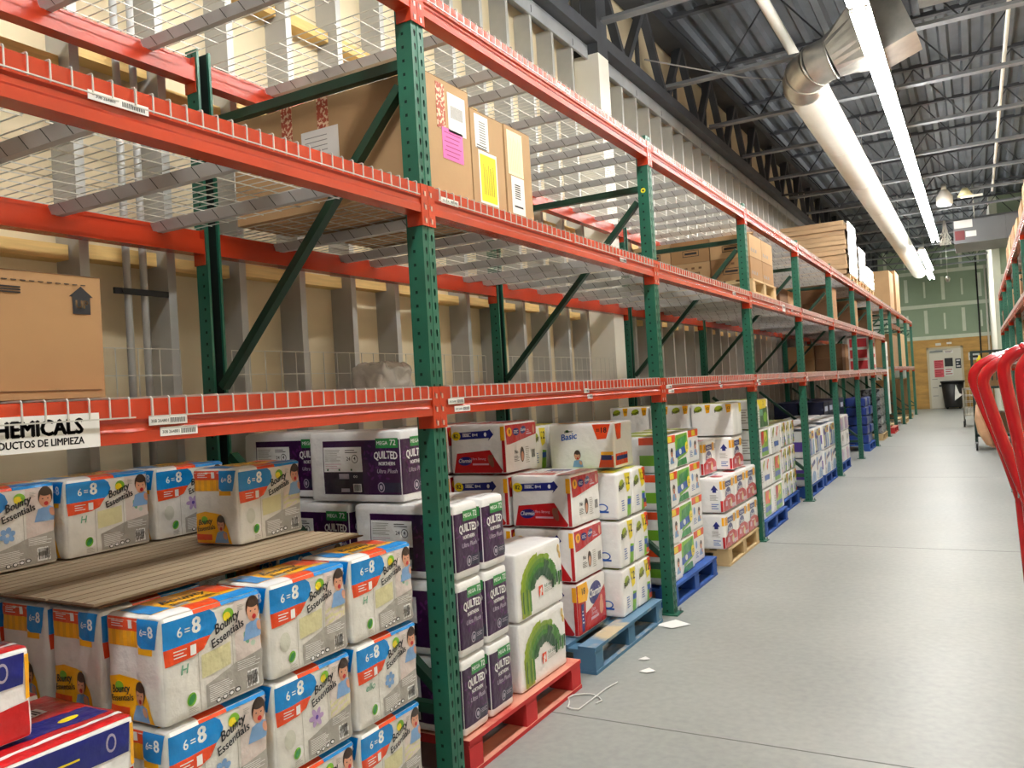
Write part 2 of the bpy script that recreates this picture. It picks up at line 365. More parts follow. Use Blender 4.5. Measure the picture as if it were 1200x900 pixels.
def tissue_purple(seed):
    W,D,H=.195,.50,.30; p=Pack(W,D,H,2,4,amp=.006,seed=seed,r=.03)
    def swirls(fc,u0,v0,u1,v1):
        rnd=random.Random(seed+len(fc))
        n=int((u1-u0)*(v1-v0)*900)
        for i in range(n):
            u=rnd.uniform(u0+.012,u1-.012); v=rnd.uniform(v0+.012,v1-.012); t=rnd.uniform(0,PI)
            p.ell(fc,u,v,.011,.005,PUR2,1,rot=t,n=8)
    p.rect('F',.004,.035,.192,.262,PUR,0); swirls('F',.004,.07,.19,.24)
    p.rect('F',.07,.228,.188,.268,GRN,2); p.text('F','MEGA',.105,.248,.022,TXW,3,bold=.02); p.text('F','72',.160,.249,.032,TXW,3,bold=.02)
    p.text('F','QUILTED',.102,.200,.045,TXW,3,bold=.04,sx=.72,arc=.05); p.text('F','NORTHERN',.106,.163,.021,TXW,3,bold=.03,sx=.78); p.text('F','Ultra Plush',.108,.132,.026,SILV,3,shear=.25,bold=.02)
    p.rect('F',.10,.045,.188,.085,NGRY,2); p.ell('F',.10,.066,.018,.021,SILV,3); p.ell('F',.10,.066,.014,.017,NGRY,4); p.ell('F',.10,.066,.008,.010,SILV,5); p.lines('F',.125,.06,.045,.018,3,SILV,3)
    p.rect('S',.085,.035,.497,.262,PUR,0); swirls('S',.30,.05,.49,.25); p.rect('S',.09,.04,.30,.13,film('film_dark_plum','#1E0C26'),1)
    p.rect('S',.09,.130,.300,.235,TXW,2); p.lines('S',.098,.175,.09,.052,7,GRY,3); p.lines('S',.098,.142,.09,.026,3,PINK,3)
    p.text('S','24 = 4',.245,.185,.022,TXK,3); p.ell('S',.262,.185,.018,.018,TXK,3); p.ell('S',.262,.185,.015,.015,TXW,4); p.text('S','4',.262,.186,.022,TXK,5,bold=.03); p.lines('S',.21,.208,.07,.018,2,TXK,3)
    for k in range(3): p.ell('S',.11+.065*k,.139,.005,.005,GRD,4,n=8)
    p.barcode('S',.245,.045,.045,.035,2); p.rect('S',.18,.045,.225,.06,SILV,2); p.rect('S',.17,.10,.225,.122,SILV,2); p.text('S','oo',.26,.112,.022,TXW,2)
    p.rect('S',.375,.228,.49,.268,GRN,2); p.text('S','MEGA',.41,.248,.022,TXW,3,bold=.02); p.text('S','72',.465,.249,.032,TXW,3,bold=.02)
    p.text('S','QUILTED',.425,.198,.044,TXW,3,bold=.04,sx=.68,arc=.05); p.text('S','NORTHERN',.43,.163,.021,TXW,3,bold=.03,sx=.75); p.text('S','Ultra Plush',.43,.132,.024,SILV,3,shear=.25,bold=.02)
    p.rect('S',.40,.045,.494,.085,NGRY,2); p.ell('S',.395,.066,.018,.021,SILV,3); p.ell('S',.395,.066,.014,.017,NGRY,4); p.ell('S',.395,.066,.008,.010,SILV,5)
    p.lines('T',.03,.03,.12,.02,2,GRY,0)
    p.rect('B',.02,.035,.41,.262,PUR,0)
    return p.done('toilet_paper_pack')

def swirl_pack(seed):
    W,D,H=.46,.26,.305; p=Pack(W,D,H,4,2,amp=.003,seed=seed)
    cols=[film('brush_a','#7F9F10'),film('brush_b','#95A90E'),film('brush_c','#5A8A12'),film('brush_d','#377A1A'),film('brush_e','#1E5A20'),film('brush_f','#124426')]
    rnd=random.Random(3)
    cx,cy=.232,.118
    for k,(ri,ro,t0,t1,c) in enumerate([(.165,.205,PI*1.05,PI*.55,1),(.14,.185,PI*1.04,PI*.32,0),(.115,.16,PI*1.02,PI*.16,2),(.09,.135,PI,PI*.10,3),(.07,.11,PI*.99,PI*.05,4),(.085,.15,PI*.42,PI*.02,5),(.115,.17,PI*.30,PI*.04,3),(.06,.10,PI*.75,PI*.12,5)]):
        n=22; pts=[]
        for i in range(n+1):
            t=t0+(t1-t0)*i/n; w=rnd.uniform(-.004,.004); pts.append((cx+(ro+w)*math.cos(t)*.98, max(.012,cy+(ro+w)*math.sin(t)*.80)))
        for i in range(n,-1,-1):
            t=t0+(t1-t0)*i/n; w=rnd.uniform(-.004,.004); pts.append((cx+(ri+w)*math.cos(t)*.98, max(.012,cy+(ri+w)*math.sin(t)*.80)))
        # the left ends run straight down the pack
        p.poly('F',pts,cols[c],k*.5)
    p.poly('F',[(.036,.012),(.036,.13),(.05,.17),(.12,.17),(.126,.10),(.122,.012)],cols[1],0)
    for k,(u0,u1,c) in enumerate([(.034,.058,1),(.055,.078,0),(.075,.098,2),(.092,.112,0),(.108,.124,3),(.045,.055,4),(.085,.092,4)]):
        p.rect('F',u0,.012+.004*k,u1,.13,cols[c],4+k*.3)
    for k in range(5): p.rect('F',.335+.022*k,.085+.008*(k%3),.352+.022*k,.15,cols[3 if k%2 else 5],4+k*.2)
    p.rect('F',.200,.075,.240,.122,ORA,5); p.poly('F',[(.205,.07),(.214,.10),(.206,.103),(.230,.115),(.234,.088),(.226,.092),(.216,.068)],TXW,6)
    p.text('F','full sheets',.305,.112,.024,GRD,5,bold=.01); p.lines('F',.255,.08,.08,.022,3,GRY,5)
    p.ell('F',.425,.255,.013,.022,GOLD,1); p.ell('F',.432,.225,.010,.018,GOLD,1); p.ell('F',.425,.255,.006,.012,CREAM,2)
    return p.done('paper_towel_pack')

def red_pack(seed, front=False):
    W,D,H=.385,.375,.288; p=Pack(W,D,H,4,3,amp=.005,seed=seed)
    # camera side: yellow disc, navy ribbon, red swoosh
    p.ell('S',.045,.222,.032,.026,LYEL,2); p.text('S','82',.045,.222,.034,TXK,3,bold=.03)
    p.poly('S',[(.05,.242),(.05,.200),(.27,.208),(.262,.19),(.30,.226),(.275,.258),(.262,.250)],NAVY,1)
    p.lines('S',.09,.215,.06,.026,3,TXW,2); p.text('S','MEGA',.115,.226,.016,TXW,3,bold=.02); p.text('S','8+4',.175,.226,.024,TXW,2,bold=.03); p.ell('S',.245,.228,.009,.012,TXW,2,n=12); 
    p.poly('S',[(.02,.008),(.045,.120),(.15,.128),(.27,.138),(.31,.075),(.35,.02),(.34,.008)],RED,1)
    p.ell('S',.10,.076,.048,.026,NAVY,2,rot=.1); p.text('S','Charmin',.10,.077,.032,TXW,3,shear=.3,bold=.02,sx=.8)
    p.text('S','Ultra Strong',.19,.088,.02,PINK,3,bold=.01); p.rect('S',.15,.052,.26,.062,PINK,3); p.ell('S',.275,.075,.017,.038,film('print_bear','#8E5A46'),3,rot=.35); p.ell('S',.283,.10,.011,.012,film('print_bear','#8E5A46'),4)
    p.rect('S',.352,.01,.372,.27,RED,0); p.rect('S',.345,.19,.372,.27,YEL,1)
    if front:
        p.rect('F',.0,.01,.385,.278,RED,0); p.poly('F',[(.12,.278),(.385,.278),(.385,.22),(.30,.175),(.13,.10),(.10,.10)],W_,1)
        p.poly('F',[(.01,.278),(.01,.185),(.12,.175),(.145,.22),(.13,.278)],YEL,2); p.text('F','18',.075,.235,.05,TXK,3,bold=.03)
        p.ell('F',.235,.195,.085,.062,NAVY,2,rot=.15); p.text('F','Charmin',.235,.198,.062,TXW,3,shear=.3,bold=.03,sx=.75)
        p.poly('F',[(.10,.02),(.10,.11),(.20,.13),(.30,.175),(.38,.19),(.38,.02)],RED,3); p.text('F','Ultra',.20,.11,.03,PINK,4,bold=.02); p.text('F','Strong',.21,.088,.03,PINK,4,bold=.02); p.rect('F',.16,.055,.27,.07,PINK,4)
        p.ell('F',.31,.10,.024,.045,film('print_bear2','#D89A7A'),4); p.ell('F',.312,.148,.016,.018,film('print_bear2','#D89A7A'),4); p.rect('F',.04,.02,.075,.17,NAVY,3); p.lines('F',.05,.06,.015,.08,4,TXW,4)
    else:
        p.poly('F',[(.006,.275),(.012,.165),(.05,.165),(.375,.205),(.38,.275)],RED,1)
        p.ell('F',.05,.235,.03,.026,YEL,2); p.text('F','8',.05,.235,.034,TXK,3,bold=.03); p.ell('F',.125,.232,.035,.022,NAVY,2); p.lines('F',.10,.222,.05,.02,3,TXW,3)
        p.ell('F',.21,.238,.036,.022,NAVY,2,rot=.2); p.text('F','Charmin',.21,.239,.024,TXW,3,shear=.3,bold=.02,sx=.8)
        p.rect('F',.25,.208,.31,.216,PINK,2); p.lines('F',.255,.22,.04,.02,2,PINK,2); p.ell('F',.34,.235,.013,.026,SKIN,2)
        p.text('F','No',.12,.115,.03,TXK,1,bold=.03); p.lines('F',.09,.06,.06,.035,4,TXK,1)
        p.ell('F',.19,.095,.024,.045,HAIR,1); p.ell('F',.19,.085,.016,.028,SKIN,2)
        p.lines('F',.23,.04,.05,.10,9,GRY,1); p.barcode('F',.30,.06,.05,.06)
    p.rect('T',.01,.01,.375,.09,RED,0); p.rect('T',.03,.12,.10,.36,RED,0); p.rect('T',.20,.11,.30,.25,NAVY,0); p.lines('T',.12,.12,.08,.2,6,RED,0)
    return p.done('toilet_paper_pack')

def white12(seed, kind=0):
    W,D,H=.235,.40,.277; p=Pack(W,D,H,2,3,amp=.006,seed=seed,rows=2,r=.028)
    def logo(fc,u,v,k):
        p.ell(fc,u,v,.022*k,.017*k,OLV,1,rot=.3); p.text(fc,'Bounty',u,v-.006*k,.026*k,TXK,2,rot=.25,shear=.3,bold=.03,sx=.75)
    logo('F',.065,.205,1.7)
    p.poly('F',[(.115,.266),(.205,.262),(.195,.165),(.150,.150)],LYEL,1); p.text('F','12',.165,.215,.066,TXK,2,bold=.03)
    p.poly('F',[(.135,.008),(.19,.008),(.205,.118),(.155,.125)],LIME,1); p.rect('F',.148,.075,.200,.108,MBLU,2)
    p.lines('F',.05,.045,.055,.07,5,MBLU,1)
    if kind:
        p.poly('F',[(.165,.27),(.232,.27),(.23,.19),(.20,.18)],ORA,3); p.text('F','8',.205,.23,.05,TXK,4,bold=.03)
        p.rect('F',.17,.02,.23,.07,ORA,3); p.rect('F',.17,.05,.23,.075,NAVY,4)
    p.ell('S',.30,.075,.036,.024,MBLU,1); p.ell('S',.30,.075,.028,.017,W_,2); p.rect('S',.265,.045,.34,.056,MBLU,2)
    p.barcode('S',.20,.03,.05,.045); p.lines('S',.05,.03,.1,.05,4,GRY,1)
    p.rect('T',.02,.03,.21,.2,OLV,0); p.rect('T',.04,.04,.12,.19,LYEL,1); p.text('T','Bounty',.12,.14,.05,TXK,2,bold=.03); p.rect('T',.02,.21,.21,.38,LIME,0)
    return p.done('paper_towel_pack')

def basic_pack(seed):
    W,D,H=.30,.44,.28; p=Pack(W,D,H,2,4,amp=.004,seed=seed)
    p.text('S','Basic',.14,.20,.055,MBLU,1,rot=.12,shear=.2,bold=.035); p.ell('S',.13,.235,.012,.008,GRD,1); p.text('S','Bounty',.14,.233,.02,TXK,2,rot=.1,shear=.3)
    p.poly('S',[(.30,.272),(.42,.272),(.39,.185),(.33,.180)],ORA,1); p.text('S','=18',.36,.235,.045,TXK,2,bold=.03)
    p.child('S',.19,.065,1.15,1); p.poly('S',[(.33,.01),(.43,.01),(.43,.08),(.35,.08)],ORA,1); p.rect('S',.35,.055,.42,.085,NAVY,2); p.rect('S',.35,.085,.43,.105,YEL,1)
    p.poly('F',[(.02,.27),(.12,.27),(.10,.18),(.04,.175)],ORA,1); p.rect('F',.01,.02,.2,.09,ORA,1); p.rect('F',.02,.05,.2,.075,NAVY,2)
    p.rect('T',.03,.03,.12,.4,YEL,0); p.rect('T',.13,.05,.2,.4,LBLU,0)
    return p.done('paper_towel_pack')

def green_pack(seed):
    W,D,H=.34,.42,.245; p=Pack(W,D,H,3,3,amp=.005,seed=seed)
    p.poly('F',[(.03,.11),(.02,.19),(.05,.23),(.30,.235),(.32,.15),(.30,.09),(.20,.07),(.08,.05)],LIME,1); p.poly('F',[(.06,.10),(.08,.20),(.28,.22),(.27,.14)],GRN,2)
    p.rect('F',.01,.085,.30,.135,MBLU,3,skew=.03); p.ell('F',.13,.11,.025,.02,TXW,4); p.ell('F',.28,.13,.042,.04,LYEL,4); p.text('F','12',.28,.13,.04,TXK,5,bold=.03)
    p.poly('F',[(.05,.01),(.28,.01),(.26,.06),(.08,.05)],GRN,1)
    p.rect('S',.22,.195,.41,.24,ORA,1); p.rect('S',.30,.2,.36,.235,LYEL,2); p.child('S',.34,.10,1.15,1); p.lines('S',.2,.04,.08,.05,4,MBLU,1)
    p.rect('T',.03,.03,.3,.38,OLV,0); p.rect('T',.06,.06,.2,.2,LYEL,1)
    return p.done('paper_towel_pack')
def kid_pack(seed):
    W,D,H=.27,.42,.245; p=Pack(W,D,H,2,3,amp=.005,seed=seed)
    p.rect('F',.01,.19,.26,.24,ORA,1); p.rect('F',.10,.195,.18,.235,LYEL,2); p.child('F',.17,.10,1.2,1); p.lines('F',.03,.04,.08,.05,4,MBLU,1); p.ell('F',.06,.14,.02,.03,LBLU,1)
    p.rect('S',.25,.19,.41,.24,ORA,1); p.rect('S',.25,.05,.41,.12,LIME,1)
    p.rect('T',.03,.03,.24,.38,OLV,0)
    return p.done('paper_towel_pack')

def essentials_pack(seed):
    W,D,H=.37,.42,.28; p=Pack(W,D,H,3,4,amp=.006,seed=seed,r=.03)
    p.rect('F',.006,.19,.07,.255,YEL,2); p.text('F','7',.038,.222,.04,TXK,3,bold=.03); p.rect('F',.07,.20,.25,.245,NAVY,1); p.lines('F',.09,.212,.13,.02,2,TXW,2); p.rect('F',.25,.19,.30,.255,YEL,2); p.rect('F',.30,.20,.36,.245,GRY,1)
    p.ell('F',.14,.145,.085,.05,NAVY,1,rot=.1); p.text('F','Charmin',.14,.147,.052,TXW,4,shear=.3,bold=.02,sx=.75)
    p.poly('F',[(.006,.01),(.006,.10),(.08,.125),(.19,.14),(.30,.11),(.36,.08),(.36,.01)],RED,2)
    p.rect('F',.05,.05,.10,.09,PINK,3); p.text('F','Essentials',.16,.10,.024,TXW,3,bold=.02); p.ell('F',.22,.055,.03,.03,CREAM,3); p.ell('F',.22,.085,.014,.014,GOLD,4); p.rect('F',.24,.02,.34,.05,PINK,3)
    p.poly('S',[(.32,.185),(.35,.225),(.38,.185)],NAVY,1); p.rect('S',.335,.165,.365,.19,NAVY,1); p.lines('S',.31,.10,.07,.05,5,GRY,1); p.lines('S',.32,.03,.06,.05,3,MBLU,1)
    p.rect('S',.395,.01,.416,.10,RED,1); p.rect('S',.395,.19,.416,.255,YEL,1)
    p.ell('T',.12,.08,.07,.05,RED,0); p.lines('T',.2,.1,.1,.2,5,MBLU,0)
    return p.done('toilet_paper_pack')
def towel_rolls(seed):
    W,D,H=.30,.37,.28; p=Pack(W,D,H,2,3,amp=.014,seed=seed,r=.025)
    for k in range(2):
        u=.07+.18*k
        p.ell('S',u,.235,.036,.026,OLV,1,rot=.3); p.text('S','Bounty',u,.225,.034,TXK,2,rot=.3,shear=.3,bold=.03,sx=.8)
        p.poly('S',[(u+.06,.272),(u+.11,.272),(u+.10,.205),(u+.07,.20)],YEL,1); p.text('S','12',u+.085,.24,.03,TXK,2,bold=.03)
    p.rect('T',.02,.02,.28,.35,OLV,0); p.rect('T',.05,.05,.14,.33,LYEL,1); p.rect('T',.16,.05,.2,.33,W_,1); p.poly('F',[(.2,.272),(.29,.272),(.28,.2),(.22,.19)],LYEL,1)
    return p.done('paper_towel_pack')
def select_pack(seed, kind):
    W,D,H=.48,.40,.28; p=Pack(W,D,H,4,3,amp=.005,seed=seed)
    if kind==0:
        p.rect('F',.08,.01,.42,.20,GRD,1); p.poly('F',[(.01,.275),(.40,.275),(.36,.19),(.10,.185)],LYEL,2); p.text('F','2',.25,.235,.06,TXK,3,bold=.03); p.rect('F',.08,.12,.22,.18,BGRN,2); p.ell('F',.32,.10,.08,.05,LIME,2)
    elif kind==1:
        p.rect('F',.10,.02,.38,.26,LIME,1); p.poly('F',[(.09,.12),(.09,.25),(.20,.26),(.20,.13)],RED,2); p.ell('F',.27,.20,.07,.05,LYEL,2); p.rect('F',.10,.06,.37,.10,MBLU,3); p.poly('F',[(.13,.11),(.2,.11),(.32,.19),(.3,.21)],OLV,3)
    elif kind==2:
        p.rect('F',.14,.07,.36,.12,MBLU,1); p.poly('F',[(.12,.16),(.18,.26),(.16,.27),(.10,.22)],OLV,1); p.poly('F',[(.28,.16),(.36,.26),(.33,.27),(.26,.2)],ORA,1)
    else:
        p.rect('F',.10,.02,.36,.26,LIME,1); p.poly('F',[(.12,.14),(.14,.26),(.30,.26),(.30,.13)],ORA,2); p.rect('F',.10,.06,.36,.11,MBLU,3); p.ell('F',.3,.2,.04,.04,LYEL,3)
    p.lines('F',.02,.06,.05,.12,5,GRY,1); p.lines('S',.2,.05,.12,.15,6,GRY,1)
    p.rect('T',.03,.03,.4,.35,OLV,0)
    return p.done('paper_towel_pack')
def cotton_pack(seed, kind):
    W,D,H=.47,.40,.33; p=Pack(W,D,H,4,3,amp=.004,seed=seed)
    if kind==0:
        p.ell('F',.10,.235,.07,.05,VIO,1); p.rect('F',.02,.05,.13,.19,CREAM,1); p.rect('F',.16,.02,.26,.31,MBLU,1); p.ell('F',.20,.26,.045,.04,LYEL,2); p.poly('F',[(.28,.02),(.46,.02),(.45,.2),(.36,.21)],LBLU,1); p.rect('F',.28,.22,.45,.31,YEL,1); p.ell('F',.36,.265,.04,.025,NAVY,2); p.rect('F',.01,.02,.15,.045,NAVY,2)
    else:
        p.rect('F',.02,.14,.13,.30,LBLU,1); p.poly('F',[(.03,.14),(.06,.28),(.09,.14)],SKIN,2); p.poly('F',[(.16,.02),(.46,.02),(.45,.13),(.30,.16),(.20,.12)],LBLU,1); p.rect('F',.17,.22,.43,.27,NAVY,1,skew=.05); p.ell('F',.17,.22,.03,.03,YEL,2); p.lines('F',.03,.03,.08,.08,4,TXK,1); p.lines('F',.28,.05,.08,.05,3,NAVY,2)
    p.rect('S',.10,.08,.38,.20,VIO,1); p.rect('T',.03,.03,.45,.18,LBLU,0)
    return p.done('toilet_paper_pack')
def lilac_pack(seed, kind):
    W,D,H=.50,.40,.228; p=Pack(W,D,H,3,3,amp=.004,seed=seed)
    if kind!=1: p.poly('F',[(.06,.02),(.06,.20),(.30,.20),(.36,.02)],LIL if kind==0 else PINK,1); p.ell('F',.22,.12,.05,.05,PINK if kind==0 else LIL,2); p.rect('F',.38,.03,.44,.19,LIL,1)
    else: p.ell('F',.28,.13,.08,.05,GRY,1); p.lines('F',.2,.04,.15,.05,3,GRY,1)
    return p.done('toilet_paper_pack')
def club_pack(seed):
    W,D,H=.42,.36,.208; p=Pack(W,D,H,4,3,amp=.004,seed=seed)
    p.poly('F',[(.0,.20),(.0,.125),(.40,.125),(.405,.195)],NAVY,1); p.ell('F',.355,.163,.013,.022,SILV,2); p.ell('F',.355,.163,.009,.016,NAVY,3,n=12); p.ell('F',.20,.155,.010,.012,LIME,2); p.lines('F',.22,.15,.06,.014,1,LYEL,2)
    p.poly('F',[(.0,.006),(.0,.075),(.20,.068),(.41,.085),(.41,.006)],RED,1); p.rect('F',.405,.09,.418,.19,YEL,2); p.poly('F',[(.24,.02),(.27,.01),(.29,.03),(.28,.05),(.25,.05)],W_,2)
    p.rect('T',.0,.0,.42,.36,RED,0); p.rect('T',.0,.035,.42,.05,TXW,1); p.poly('T',[(.02,.20),(.02,.10),(.40,.07),(.40,.16)],NAVY,1); p.lines('T',.10,.12,.13,.03,2,TXW,2); p.ell('T',.33,.12,.025,.012,LYEL,2); p.barcode('T',.22,.22,.12,.05); 
    p.rect('S',.02,.12,.34,.19,NAVY,1); p.rect('S',.02,.01,.34,.08,RED,1)
    return p.done('paper_goods_pack')

def place(me, xf, yl, z, label, cat, group, D, W, rz=0, jit=.001):
    """xf = aisle face plane, yl = end nearest the camera"""
    o = link(me.name, me, None, (xf-D/2+random.uniform(-jit,jit), yl+W/2+random.uniform(-jit,jit), z), rz+random.uniform(-.005,.005))
    return tag(o, label, cat, group)

# ================================================================== SETTING
YF, YB = 31.0, -3.2          # far wall, near end of what is built
XW = -1.46                   # board of the left wall
ZD = 5.85                    # roof deck
fl = MB(); fl.quad([(-1.7,YB-2,0),(9,YB-2,0),(9,YF+.2,0),(-1.7,YF+.2,0)], None)
def floor_mat():
    m = bpy.data.materials.new('sealed_concrete'); m.use_nodes=True; nt=m.node_tree; b=nt.nodes['Principled BSDF']
    tc=nt.nodes.new('ShaderNodeTexCoord'); n=nt.nodes.new('ShaderNodeTexNoise'); n.inputs['Scale'].default_value=.9; n.inputs['Detail'].default_value=8
    n2=nt.nodes.new('ShaderNodeTexNoise'); n2.inputs['Scale'].default_value=26; n2.inputs['Detail'].default_value=6
    mx=nt.nodes.new('ShaderNodeMix'); mx.data_type='FLOAT'; mx.inputs[0].default_value=.35
    r=nt.nodes.new('ShaderNodeValToRGB'); r.color_ramp.elements[0].position=.32; r.color_ramp.elements[0].color=hexc('#868986'); r.color_ramp.elements[1].position=.68; r.color_ramp.elements[1].color=hexc('#A4A6A1')
    nt.links.new(tc.outputs['Object'],n.inputs['Vector']); nt.links.new(tc.outputs['Object'],n2.inputs['Vector'])
    nt.links.new(n.outputs['Fac'],mx.inputs[2]); nt.links.new(n2.outputs['Fac'],mx.inputs[3]); nt.links.new(mx.outputs[0],r.inputs['Fac']); nt.links.new(r.outputs['Color'],b.inputs['Base Color'])
    rr=nt.nodes.new('ShaderNodeMapRange'); rr.inputs['To Min'].default_value=.30; rr.inputs['To Max'].default_value=.55; nt.links.new(n.outputs['Fac'],rr.inputs['Value']); nt.links.new(rr.outputs['Result'],b.inputs['Roughness'])
    bp=nt.nodes.new('ShaderNodeBump'); bp.inputs['Strength'].default_value=.06; nt.links.new(n2.outputs['Fac'],bp.inputs['Height']); nt.links.new(bp.outputs['Normal'],b.inputs['Normal'])
    return m
FM = floor_mat(); fl.mats=[FM]
tag(fl.build('floor', fix=False), kind='structure')
jm = mat('joint_filler','#6E706B',.8)
for i,(y) in enumerate((.80, 4.95, 9.9, 14.9, 20)):
    j=MB(); j.box(-1.45,3.55,y-.0032,y+.0032,.0002,.0010,jm); tag(j.build('trim_%d'%(i+1)), kind='structure')

w=MB(); w.box(XW-.05,XW,YB,YF,0,ZD,board)
for k in range(0,9):                       # paper joints between boards
    y=YB+1.22*3*k; w.box(XW,XW+.0015,y-.003,y+.003,0,ZD,mat('board_joint','#A3987F',.9))
for z in (1.22,2.44,3.66): w.box(XW,XW+.0015,YB,YF,z-.002,z+.002,mat('board_joint','#A3987F',.9))
tag(w.build('wall_left'), kind='structure')

# far wall: plywood wainscot, green drywall with taped joints, door
f=MB(); f.box(XW,3.7,YF,YF+.1,0,2.50,plywood); f.box(XW,3.7,YF+.012,YF+.1,2.50,ZD,greenboard)
for x in (-.3,.92,2.14): f.box(x-.003,x+.003,YF-.002,YF,0,2.5,card_d)
for z in (2.57,3.72,4.94): 
    f.box(XW,2.3,YF+.004,YF+.013,z-.065,z+.065,plaster)
for zc in (3.15,4.33,5.4):
    for k,x in enumerate((-1.0,-.35,.25,.85,1.45,2.0)):
        if (k+int(zc))%2: f.box(x-.055,x+.055,YF+.006,YF+.013,zc-.42,zc+.42,plaster)
        else: f.box(x-.03,x+.03,YF+.006,YF+.013,zc-.30,zc+.28,plaster)
tag(f.build('wall_far'), kind='structure')
r=MB(); r.box(2.25,2.36,22,YF,0,ZD,mat('primed_drywall','#D9DCD0',.8)); 
tag(r.build('wall_right_far'), kind='structure')
r=MB(); r.box(2.36,3.75,22,22.1,0,ZD,greenboard); r.box(2.36,3.75,21.992,22,3.62,3.76,plaster); r.box(2.25,2.42,21.985,22,0,ZD,plaster)
tag(r.build('wall_right_return'), kind='structure')
r=MB(); r.box(3.7,3.8,YB,22,0,ZD,board); tag(r.build('wall_right'), kind='structure')

# door
dr=MB(); dr.box(.27,1.29,YF-.045,YF-.002,.01,2.14,mat('door_paint','#DAD6C8',.5)); 
for z in (.45,.75,1.05): dr.box(.33,.50,YF-.05,YF-.045,z,z+.02,gink)
d1=tag(dr.build('door_1'), kind='structure')
fr=MB(); fm=mat('door_frame_paint','#C9BE9F',.55); fr.box(.20,.27,YF-.07,YF,0,2.21,fm); fr.box(1.29,1.36,YF-.07,YF,0,2.21,fm); fr.box(.20,1.36,YF-.07,YF,2.14,2.21,fm); fr.build('door_frame', d1)
cl=MB(); cl.box(.30,.72,YF-.10,YF-.045,2.03,2.09,mat('closer','#7C8482',.4,.5)); cl.bar((.5,YF-.09,2.11),(.86,YF-.07,2.12),.02,.012,gink); cl.build('door_closer', d1)
def poster(x0,x1,z0,z1,bg,lines,lc,label,txt=None,name='notice'):
    p=MB(); y=YF-.048; p.box(x0,x1,y-.003,y,z0,z1,bg)
    n=lines
    for k in range(n):
        zz=z1-(z1-z0)*(k+.6)/(n+.3); p.box(x0+.03,x1-.03-(.05*(k%2)),y-.004,y-.003,zz-(z1-z0)/n*.18,zz+(z1-z0)/n*.18,lc)
    if txt: put_text(p,txt,((x0+x1)/2,y-.0045,(z0+z1)/2),(1,0,0),(0,0,1),(x1-x0)*.24,lc,bold=.03)
    return tag(p.build(name), label,'notice')
poster(.42,.72,1.45,1.74,mat('poster_pink','#D8606A',.7),4,mat('poster_red','#A8242E',.7),'upper of the two red notices on the white door')
poster(.42,.72,1.13,1.42,mat('poster_pink','#D8606A',.7),4,mat('poster_red','#A8242E',.7),'lower of the two red notices on the white door')
poster(.76,1.02,1.50,1.80,black,0,TXW,'black square notice in the middle of the white door')
poster(1.10,1.28,1.42,1.76,mat('poster_slate','#3B4247',.7),3,paper,'dark notice with pale figures at the right of the door')
poster(.74,1.02,1.18,1.44,paper,3,mat('poster_red','#A8242E',.7),'white notice with red print below the black notice')
poster(.76,1.05,1.98,2.07,paper,2,mat('poster_maroon','#6A2430',.7),'wide white name strip near the top of the door')
e=MB(); e.box(.50,.68,YF-.03,YF,2.27,2.36,white_paint); tag(bevel(e.build('exit_light')),'small white box on the plywood above the door, left one','wall box')
e=MB(); e.box(.86,1.02,YF-.03,YF,2.30,2.37,white_paint); tag(bevel(e.build('junction_box')),'small white box on the plywood above the door, right one','wall box')
e=MB(); e.box(1.52,1.86,YF-.12,YF,1.68,1.95,mat('dispenser','#C9CCC9',.3)); e.box(1.56,1.82,YF-.125,YF-.12,1.76,1.84,ink); tag(bevel(e.build('towel_dispenser'),.02),'pale grey dispenser on the plywood right of the door','dispenser')

# steel studs with timber blocking -------------------------------------------------
sm=MB(); d=.15; x0=XW; x1=-1.31
sm.quad([(x0,0,0),(x1,0,0),(x1,0,4.60),(x0,0,4.60)],stud_m)             # web
sm.quad([(x1,0,0),(x1,.041,0),(x1,.041,4.60),(x1,0,4.60)],stud_m)       # front flange
sm.quad([(x0,0,0),(x0,.041,0),(x0,.041,4.60),(x0,0,4.60)],stud_m)
sm.quad([(x1,.041,0),(x1-.012,.041,0),(x1-.012,.041,4.60),(x1,.041,4.60)],stud_m)
smesh=sm.mesh('steel_stud')
ys=3.54; k0=-16; stud_y=[ys+.4064*k for k in range(k0,68)]
for k,y in enumerate(stud_y):
    if 4.62<y<5.0: continue
    o=link('steel_stud',smesh,None,(0,y,0)); tag(o,'galvanised steel stud standing against the tan wall board','stud','steel studs of the left wall'); o['kind']='structure'
bl=MB(); bl.box(XW+.002,XW+.09,.046,.400,-.030,.030,timber); bmesh_bl=bl.mesh('timber_block'); 
for y in stud_y[:44]:
    if y>12 or 4.2<y<5.0: continue
    for z in (2.14,2.93) if y>-3 else ():
        zz=z+random.uniform(-.02,.02)*(3 if z>2.5 else 1)
        o=link('timber_block',bmesh_bl,None,(0,y,zz)); tag(o,'pine block fixed between two steel studs','timber block','pine blocks between the steel studs'); o['kind']='structure'
    if y<2.5 and y>-2.4:
        o=link('timber_block',bmesh_bl,None,(0,y,3.55)); tag(o,'pine block fixed between two steel studs','timber block','pine blocks between the steel studs'); o['kind']='structure'
tr=MB(); tr.box(-1.315,-1.295,YB,4.70,4.58,4.70,stud_track); tr.box(-1.315,-1.295,4.95,YF,4.58,4.70,stud_track); tr.box(XW,-1.295,YB,4.70,4.69,4.71,stud_track); tr.box(XW,-1.295,4.95,YF,4.69,4.71,stud_track)
for y in stud_y[::2]: tr.box(-1.296,-1.2935,y+.01,y+.02,4.60,4.66,steel_dark)
tag(tr.build('trim_6'), kind='structure')

